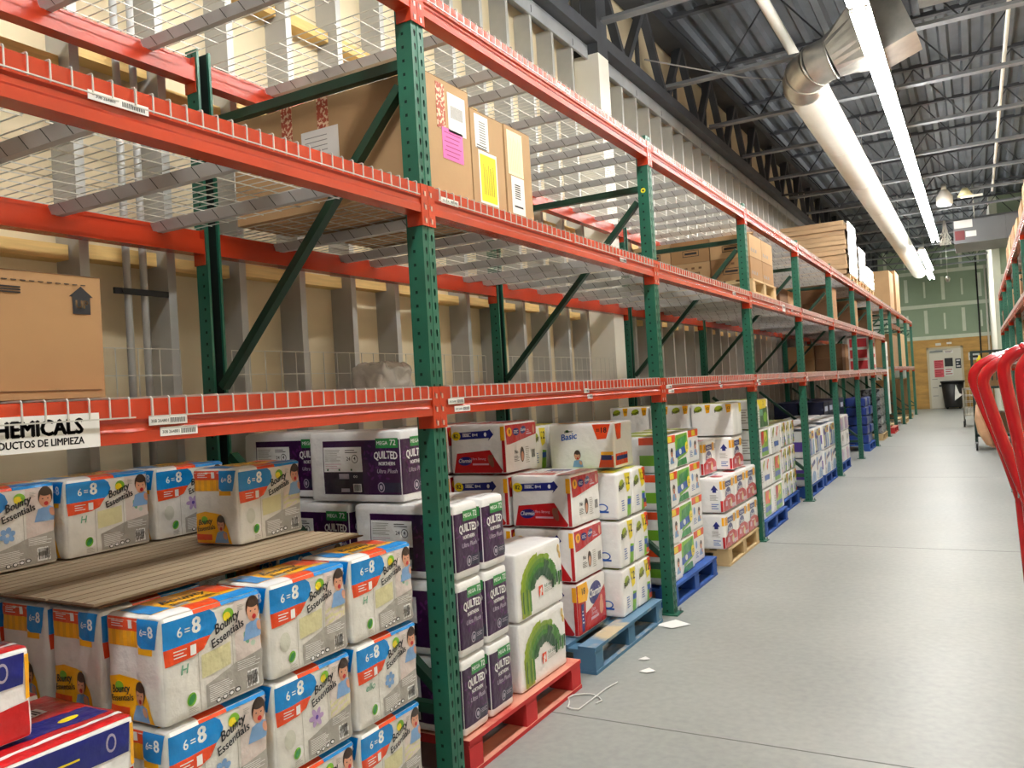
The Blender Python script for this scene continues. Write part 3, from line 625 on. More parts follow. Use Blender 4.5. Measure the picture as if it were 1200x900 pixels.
# column and girder truss on the left
co=MB(); co.box(-1.44,-1.19,4.70,4.95,0,4.62,white_paint); co.box(-1.44,-1.19,4.70,4.95,4.62,ZD,steel_dark); tag(co.build('column'),'square steel column, white below and grey above','column'); bpy.data.objects['column']['kind']='structure'
for n,(a,b,side) in enumerate(((YB,4.70,'nearer'),(4.95,YF,'farther'))):
    t=empty('girder_truss',(-1.33,a,4.72),'dark steel girder truss along the left wall, %s side of the column'%side,'truss'); t['kind']='structure'
    def P_(o): o.matrix_parent_inverse = Matrix.Translation(-Vector(t.location)); return o
    m=MB(); m.box(-1.42,-1.20,a,b,4.72,4.735,steel_dark); m.box(-1.20,-1.19,a,b,4.72,4.84,steel_dark); m.box(-1.42,-1.41,a,b,4.72,4.84,steel_dark); P_(m.build('bottom_chord',t))
    m=MB(); m.box(-1.44,-1.19,a,b,5.63,5.75,steel_dark); P_(m.build('top_chord',t))
    y=a; k=0
    while y<b-.3:
        y2=min(b,y+.66); m=MB()
        if k%2==0: m.bar((-1.28,y,5.66),(-1.28,y2,4.78),.065,.085,steel_dark,up=(1,0,0))
        else: m.bar((-1.28,y,4.78),(-1.28,y2,5.66),.065,.085,steel_dark,up=(1,0,0))
        P_(m.build('diagonal',t))
        if k%2==1:
            m=MB(); m.bar((-1.36,y2,4.78),(-1.36,y2,5.66),.04,.04,steel_dark,up=(1,0,0)); P_(m.build('vertical',t))
        y=y2; k+=1

# roof: ribbed deck on open web joists
dk=MB(); k=dk.mi(deck_m)
xs=-1.6; prof=[]
while xs<6.0:
    prof+=[(xs,ZD),(xs+.11,ZD),(xs+.14,ZD-.07),(xs+.22,ZD-.07),(xs+.25,ZD)]; xs+=.252
for (xa,za),(xb,zb) in zip(prof,prof[1:]):
    dk.quad([(xa,YB,za),(xb,YB,zb),(xb,YF+.2,zb),(xa,YF+.2,za)],deck_m)
dk.box(-1.6,6,YB,YF+.2,ZD+.02,ZD+.05,deck_m)
tag(dk.build('ceiling', fix=False), kind='structure')
jn=0
for j in range(-4,14):
    y=5.10+1.86*j+(.0 if j else -.25)
    if y>YF-.2: break
    t=empty('roof_joist',(-1.3,y,4.95),'dark open web joist spanning across under the ribbed roof deck','joist','open web joists under the roof deck'); t['kind']='structure'
    m=MB(); m.box(.02,4.98,-.055,-.010,0,.008,joist_m); m.box(.02,4.98,.010,.055,0,.008,joist_m); m.box(.02,4.98,-.014,-.008,0,.05,joist_m); m.box(.02,4.98,.008,.014,0,.05,joist_m); m.box(.02,4.98,-.008,.008,.0,.02,joist_m); m.build('bottom_chord',t)
    m=MB(); m.box(.02,6.0,-.04,.04,.80,.853,steel_dark); m.build('top_chord',t)
    m=MB(); x=.1; s=0
    pts=[]
    while x<5.0: pts.append((x,0,.03 if s%2 else .80)); x+=.60; s+=1
    for a,b in zip(pts,pts[1:]): m.bar(a,b,.016,.016,mat('web_steel','#303338',.6))
    m.build('web',t)

# ================================================================== RACKS
def hole_cells(mb, fn, a0, a1, ca, zs, dz, shape, m):
    ac=(a0+a1)/2
    for z in zs:
        z0,z1=z,z+dz; zc=(z0+z1)/2
        outer=[(a1,zc),(a1,z1),(ac if ca is None else ca,z1),(a0,z1),(a0,zc),(a0,z0),(ac if ca is None else ca,z0),(a1,z0)]
        c0=ac if ca is None else ca
        if shape=='tear': inner=[(c0+.0058,zc+.004),(c0+.0045,zc+.011),(c0,zc+.0135),(c0-.0045,zc+.011),(c0-.0058,zc+.004),(c0-.0028,zc-.012),(c0,zc-.014),(c0+.0028,zc-.012)]
        else:
            h=.0055; inner=[(c0+h,zc),(c0+h,zc+h),(c0,zc+h),(c0-h,zc+h),(c0-h,zc),(c0-h,zc-h),(c0,zc-h),(c0+h,zc-h)]
        n=len(mb.v); k=mb.mi(m)
        mb.v += [fn(*p) for p in outer]+[fn(*p) for p in inner]
        for i in range(8):
            j=(i+1)%8; mb.f.append((n+i,n+j,n+8+j,n+8+i)); mb.m.append(k); mb.sm.append(False)
def post_mesh(H=3.05):
    mb=MB(); dz=.0508; zs=[i*dz for i in range(int(H/dz))]
    for s in (-1,1):
        a,b=(s*.0385,s*.005); hole_cells(mb,lambda p,z:(0,p,z),min(a,b),max(a,b),s*.019,zs,dz,'tear',green)
        hole_cells(mb,lambda p,z,s=s:(p,s*.0385,z),-.072,-.001,-.042,zs,dz,'sq',green)
        mb.quad([(-.072,s*.0385,0),(-.072,s*.026,0),(-.072,s*.026,H),(-.072,s*.0385,H)],green)
        mb.quad([(-.072,s*.026,0),(-.060,s*.026,0),(-.060,s*.026,H),(-.072,s*.026,H)],green)
        mb.quad([(-.001,s*.0385,0),(0,s*.0385,0),(0,s*.0385,H),(-.001,s*.0385,H)],green)
    mb.quad([(0,-.005,0),(.0022,-.003,0),(.0022,-.003,H),(0,-.005,H)],green); mb.quad([(.0022,-.003,0),(.0022,.003,0),(.0022,.003,H),(.0022,-.003,H)],green); mb.quad([(.0022,.003,0),(0,.005,0),(0,.005,H),(.0022,.003,H)],green)
    sl=mat('post_shade_liner','#0A1C15',.8)  # near-black liner added inside the open post, so holes and channel look shaded
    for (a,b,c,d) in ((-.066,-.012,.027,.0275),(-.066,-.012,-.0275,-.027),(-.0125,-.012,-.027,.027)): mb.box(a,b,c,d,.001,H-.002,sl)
    return mb.mesh('post')
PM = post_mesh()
def frame(x, y, label, back=-1, group=None):
    t=empty('rack_frame',(x,y,0),label,'rack frame',group)
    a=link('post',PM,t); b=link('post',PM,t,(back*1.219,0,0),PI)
    if back>0: a.rotation_euler.z=PI; b.rotation_euler.z=0
    s=-back
    for zz in (.30,2.72): 
        m=MB(); m.box(min(-s*.06,-s*1.16),max(-s*.06,-s*1.16),-.019,.019,zz-.019,zz+.019,darkgreen); m.build('horizontal_brace',t)
    for (xa,za,xb,zb) in ((1.13,1.56,.09,2.64),(1.10,1.26,.07,.37)):
        m=MB(); m.bar((-s*xa,0,za),(-s*xb,0,zb),.034,.040,darkgreen,up=(0,1,0)); m.build('diagonal_brace',t)
    for xx in (-.035,-1.184):
        m=MB(); m.box(s*xx-.065,s*xx+.065,-.06,.06,0,.008,green); bpl=m.build('base_plate',t); m=MB(); m.tube([(s*xx+.05,.048,.006),(s*xx+.05,.048,.03)],.006,gink,6); m.build('anchor_bolt',bpl)
    return t
def beam_proto(L=P):
    t=empty('rack_beam',(0,0,0),'x','rack beam')
    a,b=.043,L-.043
    pr=[(.004,0),(.004,-.048),(-.001,-.056),(-.001,-.070),(.004,-.078),(.004,-.105),(-.062,-.105),(-.062,-.040),(-.036,-.040),(-.036,0)]
    m=MB(); m.prism(pr,'y',a,b,orange); m.build('beam_body',t)
    for s,y0,y1,yp in ((1,.001,.043,.0395),(-1,L-.043,L-.001,L-.0435)):
        m=MB(); m.box(.0028,.0065,y0,y1,-.152,.002,orange); m.box(-.062,.004,yp,yp+.004,-.152,.002,orange)
        yc=(y0+y1)/2-.003*s
        for z in (-.03,-.08,-.13):
            m.box(.0065,.0070,yc-.010,yc-.006,z-.006,z+.012,mat('slot_dark','#4A120A',.6))
        ec=m.build('end_connector',t)
        for z in (-.03,-.08,-.13):
            m=MB(); m.box(.0064,.0082,yc-.004,yc+.004,z-.012,z+.006,mat('rivet','#D7B9A8',.35,.5)); m.build('rivet',ec)
    return t
bp = beam_proto()
def beam(y, z, rear, label, group, x=0, flip=False, first=[True]):
    t = copy_tree(bp)
    if (rear and not flip): t.location=(-1.219+x,y+P,z); t.rotation_euler.z=PI
    elif flip and rear: t.location=(x+1.219,y,z)
    elif flip: t.location=(x,y+P,z); t.rotation_euler.z=PI
    else: t.location=(x,y,z)
    t['label']=label
    if group: t['group']=group
    return t
LV=['lowest','middle','top']
def where(i):
    if i==-1: return 'nearest the camera'
    return 'between the %s and %s posts'%(ORD[i],ORD[i+1])
def barlabel(t, y, z, w=.11, h=.022, parent=None):
    m=MB(); m.box(.0045,.006,y,y+w,z,z+h,paper)
    x=y+w*.55; 
    while x<y+w*.93: m.box(.006,.0064,x,x+.0022,z+h*.2,z+h*.75,ink); x+=.0045
    put_text(m,'308 264801',(.0064,y+w*.28,z+h*.45),(0,1,0),(0,0,1),.011,ink,bold=.01)
    o=m.build('barcode_label',t); o['label']='white barcode label'; return o
for i in range(-1,7):
    for l,z in enumerate(LEV):
        b=beam(i*P,z,False,'orange front rack beam at the %s level, %s'%(LV[l],where(i)),'orange front rack beams')
        if l==0:
            if i==-1: barlabel(b,P-1.235,-.066); barlabel(b,P-1.205,-.094)
            else:
                barlabel(b,.06,-.068); barlabel(b,.10,-.098)
                barlabel(b,1.30,-.060,.06); barlabel(b,1.34,-.09,.06)
        if l==1:
            barlabel(b,1.9,-.07,.10) if i!=-1 else barlabel(b,P-1.35,-.055,.16)
            if i==0: barlabel(b,.09,-.045,.12)
            if i==2:
                m=MB(); m.box(.0045,.007,1.42,1.56,-.095,-.02,paper); m.box(.007,.0074,1.44,1.54,-.06,-.035,gink); m.build('location_label',b)
        if l==2: barlabel(b,1.2,-.035,.14)
        beam(i*P,z,True,'orange rear rack beam at the %s level, %s'%(LV[l],where(i)),'orange rear rack beams')
for i in range(-1,8):
    frame(0,i*P,'green perforated rack frame, %s'%('outside the picture at the left' if i==-1 else ORD[i]+' from the camera in the left row')) if i>=0 else None
# wire decks
def deck_proto(offs):
    t=empty('wire_deck',(0,0,0),'x','wire deck'); w=1.155
    m=MB(); n=24
    for k in range(n):
        y=w*k/(n-1)
        m.tube([(-1.224,y,-.035),(-1.224,y,.0015),(-1.221,y,.004),(.008,y,.004),(.0115,y,.0005),(.0115,y,-.046)],.0023,wire,4,cap=False,smooth=False)
    for k in range(12):
        x=-.05-.1015*k; m.tube([(x,0,-.0015),(x,w,-.0015)],.0023,wire,4,smooth=False)
    m.tube([(.0155,-.012,-.044),(.0155,w+.012,-.044)],.0023,wire,4,smooth=False); m.tube([(-1.228,-.012,-.034),(-1.228,w+.012,-.034)],.0023,wire,4,smooth=False)
    m.tube([(.0135,0,-.046),(.0135,-.0,.0)],.0029,wire,4,smooth=False)
    m.build('wire_grid',t,fix=False)
    for y in offs:
        m=MB(); m.prism([(y-.030,-.0045),(y-.014,-.042),(y+.014,-.042),(y+.030,-.0045),(y+.027,-.0045),(y+.012,-.039),(y-.012,-.039),(y-.027,-.0045)],'x',-1.178,-.041,channel)
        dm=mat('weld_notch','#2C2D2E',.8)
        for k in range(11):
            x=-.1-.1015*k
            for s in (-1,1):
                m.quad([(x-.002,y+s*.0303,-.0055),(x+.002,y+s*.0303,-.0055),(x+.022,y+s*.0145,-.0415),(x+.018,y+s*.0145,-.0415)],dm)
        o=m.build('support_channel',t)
    return t
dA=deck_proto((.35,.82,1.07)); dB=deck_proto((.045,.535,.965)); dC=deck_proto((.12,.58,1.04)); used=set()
for i in range(-1,7):
    for l,z in enumerate(LEV):
        for h in (0,1):
            pr={-1:dB,0:dA}.get(i,dC)
            t=copy_tree(pr) if id(pr) in used else pr; used.add(id(pr))
            t.location=(0,i*P+.07+h*1.215,z)
            t['label']='galvanised wire deck, %s level, %s half of the bay %s'%(LV[l],('nearer','farther')[h],where(i)); t['group']='wire decks on the left racks'
# rear guard mesh
for i in range(-1,2):
    t=MB(); y0=i*P+.12; y1=(i+1)*P-.06; n=int((y1-y0)/.1016)
    for k in range(n+1): t.tube([(-1.205,y0+k*.1016,1.509),(-1.205,y0+k*.1016,1.73)],.0024,wire,4,smooth=False)
    for z in (1.62,1.73): t.tube([(-1.2095,y0,z),(-1.2095,y0+n*.1016,z)],.0024,wire,4,smooth=False)
    tag(t.build('guard_mesh',fix=False),'low wire guard standing on the rear beam, %s'%where(i),'wire guard','wire guards along the rear beams')

for k,yy in enumerate((-.30,-.22)):
    m=MB(); m.tube([(-1.335,yy,0),(-1.335,yy,4.60)],.016,stud_m,10); tag(m.build('conduit'),'vertical steel conduit between the studs left of the first post, %s'%('left one','right one')[k],'conduit')
m=MB(); m.box(-1.318,-1.306,-.38,-.12,1.965,1.99,black); m.tube([(-1.306,-.34,1.978),(-1.300,-.34,1.978)],.01,black,8); tag(m.build('conduit_strap'),'black strap across the two vertical conduits','strap')
m=MB(); m.tube([(-.036,-.0387,2.70),(-.036,-.0397,2.70)],.016,mat('sticker_yellow','#E4D81C',.5),16); m.tube([(-.036,-.0397,2.70),(-.036,-.0401,2.70)],.007,ink,10)
for fo in [o for o in C.objects if o.name.startswith('rack_frame') and abs(o.location.y-P)<.01 and o.location.x==0]: m.build('round_sticker',fo)['label']='round yellow sticker'
# sign on the lowest beam
s=MB(); s.box(.0045,.0068,-1.665,-1.365,1.395,1.472,paper)
put_text(s,'CHEMICALS',(.0072,-1.515,1.443),(0,1,0),(0,0,1),.047,ink,bold=.06,fit=.222); put_text(s,'PRODUCTOS DE LIMPIEZA',(.0072,-1.515,1.412),(0,1,0),(0,0,1),.022,ink,bold=.035,fit=.222)
tag(s.build('aisle_sign'),'white sign with black lettering on the lowest beam at the left','sign')

# ================================================================== PALLETS
def pallet_proto(m1, m2, kind='stringer'):
    t=empty('pallet',(0,0,0),'x','pallet'); 
    m=MB(); L=1.2; Wd=1.016
    xs=[0,.16,.36,.56,.76,.96,1.10]
    for k,x in enumerate(xs):
        w_=.10 if k not in (0,6) else .10
        m.box(-x-w_,-x,0,Wd,.122,.1385,m2); m.quad([(-x-w_,0,.139),(-x,0,.139),(-x,Wd,.139),(-x-w_,Wd,.139)],m1)
    m.build('top_deck',t)
    for y in (0,Wd/2-.05,Wd-.10):
        m=MB()
        m.box(-1.19,-.005,y,y+.10,.104,.122,m2); br=m.build('stringer_board',t)
        for x in (0,.55,1.06):
            m=MB(); m.box(-x-.13,-x-.004,y+.002,y+.098,.018,.104,m2); m.build('block',br)
    m=MB()
    for x in (0,.56,1.10): m.box(-x-.10,-x,0,Wd,.001,.0175,m2); m.quad([(-x-.10,0,.018),(-x,0,.018),(-x,Wd,.018),(-x-.10,Wd,.018)],m1)
    m.build('bottom_deck',t)
    return t
redp=mat('pallet_red','#BE2A2C',.75,var=.15,scale=6); redt=mat('pallet_red_worn','#D08B76',.8,col2='#B9463C',scale=5,thr=(.52,.70))
bluep=mat('pallet_blue','#1F4C9A',.7,var=.2,scale=6); bluet=mat('pallet_blue_worn','#5E7F9B',.8,col2='#B9A98A',scale=4,thr=(.50,.62)); woodp=mat('pallet_wood','#C9AE82',.8,var=.12,scale=5)
bluew=mat('pallet_blue_old','#44708F',.8,col2='#8B9490',scale=6,thr=(.55,.7))
protos={'red':pallet_proto(redt,redp),'oldblue':pallet_proto(bluet,bluew),'blue':pallet_proto(bluep,bluep),'wood':pallet_proto(woodp,woodp)}; pu=set()
for k,o in protos.items():
    pass
def pallet(kind,x,y,label,z=0,rz=0):
    o=protos[kind]
    if kind in pu: o=copy_tree(o)
    pu.add(kind); o.location=(x,y,z); o.rotation_euler.z=rz; o['label']=label; return o
# red pallet gets red edge faces
pallet('wood',-.02,-1.235,'pale wooden pallet under the near stack of towel packs')
pallet('red',-.02,.11,'red painted pallet under the purple tissue packs')
pallet('oldblue',-.02,1.31,'worn blue pallet behind the red one, beside the second post')
pallet('blue',-.04,2.62,'bright blue pallet just beyond the second post')
pallet('wood',-.02,3.92,'bare wooden pallet in front of the third post')
pallet('blue',-.02,5.20,'blue pallet just beyond the third post')
pallet('blue',-.12,6.42,'blue pallet standing before the fourth post')
pallet('blue',-.05,7.72,'blue pallet just beyond the fourth post')
pallet('blue',-.05,8.90,'blue pallet before the fifth post')
pallet('blue',-.05,10.35,'blue pallet just beyond the fifth post, under the lilac packs')
pallet('wood',-.05,-2.42,'wooden pallet under the red and navy packs at the left')

# ================================================================== LOADS
LAY=['bottom layer','second layer','third layer','top layer','fifth layer']
CLR='clear-wrapped paper towel pack with blue and orange tabs'
TP=[towel_pack(s) for s in range(4)]
def T(k): return TP[k%4]
g='towel packs on the nearest pallet'
for c in range(3):
    for l in range(3):
        place(T(c*2+l),.0,-1.235+c*.348+.003,.14+l*.277,'towel pack with blue 6=8 tab, %s, %s from the left along the aisle'%(['lowest layer','middle layer','upper layer'][l],ORD[c]),'paper towel pack',g,.225,.335)
for c in range(1,5):
    for l in range(3):
        place(T(c+l),-.232*c,-1.235,.14+l*.277,'towel pack with its end to the camera, %s, %s from the aisle'%(['lowest layer','middle layer','upper layer'][l],ORD[c]),'paper towel pack',g,.225,.335)
for c in range(1,3):
    for l in range(3):
        place(T(c+l+1),-.232*4,-1.235+.348*c+.003,.14+l*.277,'towel pack in the wall side row, %s, %s from the near end'%(['lowest layer','middle layer','upper layer'][l],ORD[c]),'paper towel pack',g,.225,.335)
for l in range(3): place(T(3+l),-.30,-.545,.14+l*.277,'towel pack in the second row under the grey board, %s'%LAY[l],'paper towel pack',g,.225,.335)
s=MB()
for k in range(4):
    s.box(-.24-.21*(k+1)+.006,-.24-.21*k-.006,-1.235,-.20,.978,.984,sheet_m)
    for q in range(3): s.box(-.24-.21*k-.05*(q+1)-.001,-.24-.21*k-.05*(q+1)+.001,-1.235,-.20,.984,.9848,card_d)
s.box(-1.08,-.225,-1.235,-.20,.974,.978,card_d)
tag(s.build('tier_sheet'),'grey brown cardboard tier sheet lying over the near towel packs','cardboard sheet')
for k,(x,y,rz,w) in enumerate(((-.94,-1.225,0,'first'),(-.93,-.875,0,'second'),(-.93,-.525,0,'third'),(-.50,-.535,.05,'fourth'))):
    place(T(k+1),x,y,.986,'towel pack standing on the grey board, %s from the left'%w,'paper towel pack','towel packs standing on the grey board',.225,.335,rz)
# red and navy packs at bottom left
CP=[club_pack(s) for s in range(2)]
n=0
for c,(x,y,nl) in enumerate(((-.02,-1.71,3),(-.02,-1.905+.0,0),(-.10,-2.14,3),(-.40,-1.71,3),(-.50,-2.14,4))):
    for l in range(nl):
        place(CP[l%2],x,y,.14+l*.209,'red, white and navy paper goods pack, %s, %s stack at the lower left'%(LAY[l],['front near','x','front outer','rear near','rear outer'][c]),'paper goods pack','red and navy packs at the lower left',.36,.42)
place(CP[0],-.10,-1.90,.14+3*.209,'red and navy pack on top, cut by the left edge of the picture','paper goods pack','red and navy packs at the lower left',.36,.42)

QP=[tissue_purple(s) for s in range(3)]
g='purple tissue packs on the red pallet'
for r_ in range(2):
    for c in range(2):
        for l in range(3 if r_==0 else 3):
            place(QP[(c+l)%3],-.04-.52*r_,.115+c*.205,.14+l*.301,'white and purple toilet paper pack, %s, %s column, %s row'%(LAY[l],ORD[c],['aisle side','wall side'][r_]),'toilet paper pack',g,.50,.195)
place(QP[0],-.28,.12,.14+3*.301,'purple toilet paper pack alone on top behind the first post','toilet paper pack',g,.50,.195)
place(QP[1],-.80+.0,.24,.14+3*.301,'purple toilet paper pack on top, nearest the wall, partly hidden','toilet paper pack',g,.50,.195)
SP=swirl_pack(2)
for l in range(2): place(SP,-.05,.60,.14+l*.308,'white paper towel pack with green brushed arch, %s on the red pallet'%('lower one','upper one')[l],'paper towel pack','packs with the green arch',.26,.46)
RP=red_pack(1); RF=red_pack(2,True)
g='red and white tissue packs on the worn blue pallet'
for c in range(3):
    for l in range(4 if c else 3):
        place(RF if (c==0 and l==0) else RP,-.16-.385*c,1.425,.14+l*.291,'red and white toilet paper pack, %s, %s column from the aisle'%(LAY[l],ORD[c]),'toilet paper pack',g,.375,.385)
W12=[white12(1),white12(2,1)]
g='white towel packs on the worn blue pallet'
for c in range(2):
    for l in range(3):
        place(W12[c],-.07,1.845+c*.24,.14+l*.278,'white paper towel pack with yellow 12 tags, %s, %s column by the second post'%(LAY[l],ORD[c]),'paper towel pack',g,.40,.235)
        place(W12[1-c],-.48,1.845+c*.24,.14+l*.278,'white paper towel pack behind, %s, %s column by the second post'%(LAY[l],ORD[c]),'paper towel pack',g,.40,.235)
place(W12[0],-.62,1.86,.976,'white paper towel pack on top, left of the orange tagged pack','paper towel pack',g,.40,.235)
place(W12[1],-.62,2.10,.976,'white paper towel pack on top, beside the orange tagged pack','paper towel pack',g,.40,.235)
BP_=basic_pack(1)
place(BP_,-.14,2.01,.976,'white paper towel pack with orange 18 tag and blue lettering','paper towel pack',None,.44,.30)
# bay 2
GP=green_pack(1); KP=kid_pack(2); g='green and orange towel packs beyond the second post'
for l in range(4):
    place(KP,-.06,2.64,.14+l*.246,'towel pack with a child picture and orange tab, %s, beyond the second post'%LAY[l],'paper towel pack',g,.42,.27)
    place(GP,-.08,2.92,.14+l*.246,'towel pack with green arrow and blue band, %s'%LAY[l],'paper towel pack',g,.42,.34)
    place(KP,-.10,3.29,.14+l*.246,'towel pack at the far end of the green stack, %s'%LAY[l],'paper towel pack',g,.42,.27)
    place(GP,-.52,2.66,.14+l*.246,'green towel pack in the rear row, %s'%LAY[l],'paper towel pack',g,.42,.34)
EP=essentials_pack(1); g='red and navy tissue packs on the bare pallet'
for c in range(3):
    for l in range(2):
        place(EP,-.02,3.86+c*.372,.14+l*.285,'tissue pack with red wave and navy oval, %s, %s from the left'%(LAY[l],ORD[c]),'toilet paper pack',g,.42,.37)
        place(EP,-.45,3.86+c*.372,.14+l*.285,'tissue pack in the row behind, %s, %s from the camera'%(LAY[l],ORD[c]),'toilet paper pack',g,.42,.37)
place(EP,-.17,3.90,.14+2*.285,'tissue pack with red wave standing in the third layer, nearer one','toilet paper pack',g,.42,.37)
place(EP,-.06,4.36,.14+2*.285,'tissue pack with red wave in the third layer, beside the third post','toilet paper pack',g,.42,.37)
place(EP,-.60,4.30,.14+2*.285,'tissue pack with red wave in the third layer of the row behind','toilet paper pack',g,.42,.37)
RO=towel_rolls(1); g='big towel rolls at the back beyond the second post'
for c in range(3):
    place(RO,-.05-.375*c,4.40,.14+3*.285,'big towel roll pack on top beyond the second post, %s from the aisle'%ORD[c],'paper towel pack',g,.37,.30)
# bay 3
SS=[select_pack(1,k) for k in range(4)]; g='towel packs beyond the third post'
for c in range(2):
    for l in range(4):
        place(SS[(3,2,1,0)[l]] if c==0 else SS[(1,3,2,2)[l]],-.04,5.24+c*.49,.14+l*.284,'green and red printed towel pack, %s, %s column beyond the third post'%(LAY[l],ORD[c]),'paper towel pack',g,.40,.48) if not (c==1 and l==3) else None
g='white tagged towel packs before the fourth post'
for c in range(4):
    for l in range(3):
        place(W12[(c+l)%2],-.13,6.43+c*.24,.14+l*.279,'white towel pack with lemon tags, %s, %s column before the fourth post'%(LAY[l],ORD[c]),'paper towel pack',g,.40,.235)
CT=[cotton_pack(1,0),cotton_pack(2,1)]; g='blue and violet tissue packs beyond the fourth post'
for c in range(4):
    for l in range(2):
        place(CT[(l+1)%2],-.05,7.75+c*.50+(.15 if c>1 else 0),.14+l*.335,'blue and violet tissue pack, %s, %s along the aisle'%(('lower layer','upper layer')[l],ORD[c]),'toilet paper pack',g,.40,.47)
LP=[lilac_pack(1,k) for k in range(3)]; g='lilac tissue packs beyond the fifth post'
for c in range(2):
    for l in range(3):
        place(LP[(2,1,0)[l]],-.05,10.36+c*.505,.14+l*.231,'lilac tissue pack, %s, %s column'%(LAY[l],('near','far')[c]),'toilet paper pack',g,.40,.50)
        place(LP[(2,1,0)[l]],-.46,10.36+c*.505,.14+l*.231,'lilac tissue pack in the rear row, %s, %s column'%(LAY[l],('near','far')[c]),'toilet paper pack',g,.40,.50)
# white film sheets over the fourth bay load
def drape(x0,x1,y0,y1,z,m,seed,name,label,cat,h=.03):
    mb=MB(); n=16
    for j in range(n+1):
        for i in range(n+1):
            x=x0+(x1-x0)*i/n; y=y0+(y1-y0)*j/n
            e=min(i,n-i,j,n-j)/n
            mb.v.append((x,y,z+abs(noise.noise(Vector((x*5+seed,y*5,0))))*h+(.004 if e>0 else 0)))
    k=mb.mi(m)
    for j in range(n):
        for i in range(n):
            a=j*(n+1)+i; mb.f.append((a,a+1,a+n+2,a+n+1)); mb.m.append(k); mb.sm.append(True)
    return tag(mb.build(name),label,cat)
drape(-1.15,-.08,7.74,8.73,.822,W_,1,'plastic_sheet','white plastic sheet over the nearer blue tissue packs','plastic sheet')
drape(-1.15,-.08,8.90,9.90,.822,W_,5,'plastic_sheet','white plastic sheet over the farther blue tissue packs','plastic sheet')
# dark navy crates, blue sacks and mixed bottles in the far bays
navycr=mat('navy_crate','#10183A',.45,var=.2,scale=8); bluesack=mat('blue_sack','#17337F',.35,var=.15,scale=5,coat=.3)
def crate_proto():
    t=empty('crate',(0,0,0),'x','crate'); m=MB(); W,D,H=.48,.38,.22
    m.box(-D,0,0,W,0,.012,navycr)
    for (a,b,c,d) in ((-D,0,0,.012),(-D,0,W-.012,W),(-D,-D+.012,0,W),(-.012,0,0,W)): m.box(a,b,c,d,0,H,navycr)
    m.box(-D-.006,.006,-.006,W+.006,H-.025,H,navycr)
    m.build('crate_body',t)
    m=MB(); m.box(0,.003,.10,.38,.06,.14,mat('crate_label','#C9D2E8',.5)); m.build('label_card',t)
    for s in (.06,.34):
        pass
    return t
cr=crate_proto(); first=True
pallet('blue',-.40,11.42,'blue pallet at the back beyond the fifth post'); pallet('blue',-.36,12.70,'blue pallet under the farther navy crates')
for yy,cols in ((11.45,2),(12.72,2)):
    for c in range(cols):
        for r_ in range(2):
            for l in range(4):
                o=cr if first else copy_tree(cr); first=False
                o.location=(-.42-.40*r_,yy+c*.50,(.14 if yy<12 else 0.14)+l*.222); o['label']='dark navy crate, %s, %s column, %s row, %s'%(LAY[l],ORD[c],('aisle','wall')[r_],'nearer stack' if yy<12 else 'farther stack'); o['group']='dark navy crates in the far bays'

def sack(x,y,z,label,m=bluesack,W=.42,D=.36,H=.17,seed=1,grp=None):
    p=Pack(W,D,H,2,2,amp=.004,seed=seed,r=.045,body=m,puff=.008); o=link('sack',p.done('sack'),None,(x-D/2,y+W/2,z)); tag(o,label,'sack',grp); return o
pallet('blue',-.04,13.93,'blue pallet under the glossy blue sacks')
sk=None
for c in range(2):
    for l in range(5):
        if sk is None: sk=sack(-.06,14.24,.14,'x'); o=sk
        else: o=sk.copy(); C.objects.link(o)
        o.location=(-.06-.18+random.uniform(-.02,.02),13.97+.21+c*.46,.14+l*.172); o['label']='glossy blue sack, %s, %s column by the seventh post'%(LAY[l],('near','far')[c]); o['group']='glossy blue sacks'
pallet('wood',-.04,16.45,'wooden pallet under the wrapped cases by the eighth post')
cs=mat('case_film','#8C8E92',.3,col2='#1B1C22',scale=16,thr=(.45,.55),coat=.4)
ck=None
for c in range(2):
    for l in range(5):
        if ck is None:
            p=Pack(.46,.38,.19,4,4,amp=.008,seed=4,body=cs,rows=1); ck=link('shrink_wrapped_case',p.done('case')); tag(ck,'x','case'); o=ck
        else: o=ck.copy(); C.objects.link(o)
        o.location=(-.25,16.45+.25+c*.49,.14+l*.192); o['label']='shrink-wrapped case of dark and silver cans, %s, %s column'%(LAY[l],('near','far')[c]); o['group']='wrapped cases by the eighth post'

# ================================================================== CARTONS
tape_m=mat('printed_tape','#A8452A',.4,col2='#E7C9A8',scale=70,thr=(.50,.56))
def carton(x,y,z,D,W,H,label,group=None,rz=0,m=card,flap=.0,extra=None,name='carton'):
    """aisle face at x, near face at y; local origin = base corner (aisle, near)"""
    mb=MB(); mb.box(-D,0,0,W,0,H,m)
    mb.box(-D/2-.002,-D/2+.002,0,W,H,H+.0008,card_d)                # flap seam on top
    mb.box(-D/2-.03,-D/2+.03,-.0006,W+.0006,H-.0,H+.001,mat('clear_tape','#B79668',.25,coat=.5))
    mb.box(-.0,.0008,.0,W,H-.002,H,card_d)
    o=mb.build(name); o.location=(x,y,z); o.rotation_euler.z=rz
    bevel(o,.004,2); tag(o,label,'carton',group)
    if extra:
        for fn in extra: fn(o)
    return o
def dec(name,fn,label=None):
    def f(o):
        m=MB(); fn(m); c=m.build(name,o); 
        if label: c['label']=label
    return f
XA=(0,1,0); ZA=(0,0,1)
def up_arrow(m,y,z,x=.0012):
    m.quad([(x,y-.022,z-.03),(x,y+.022,z-.03),(x,y+.022,z+.01),(x,y+.03,z+.01),(x,y,z+.035),(x,y-.03,z+.01),(x,y-.022,z+.01)],ink)
    put_text(m,'UP',(x+.0014,y,z-.008),XA,ZA,.026,card_l,bold=.03)
def dash(m,z,y0,y1):
    y=y0
    while y<y1: m.box(.0008,.0014,y,y+.012,z,z+.002,ink); y+=.02
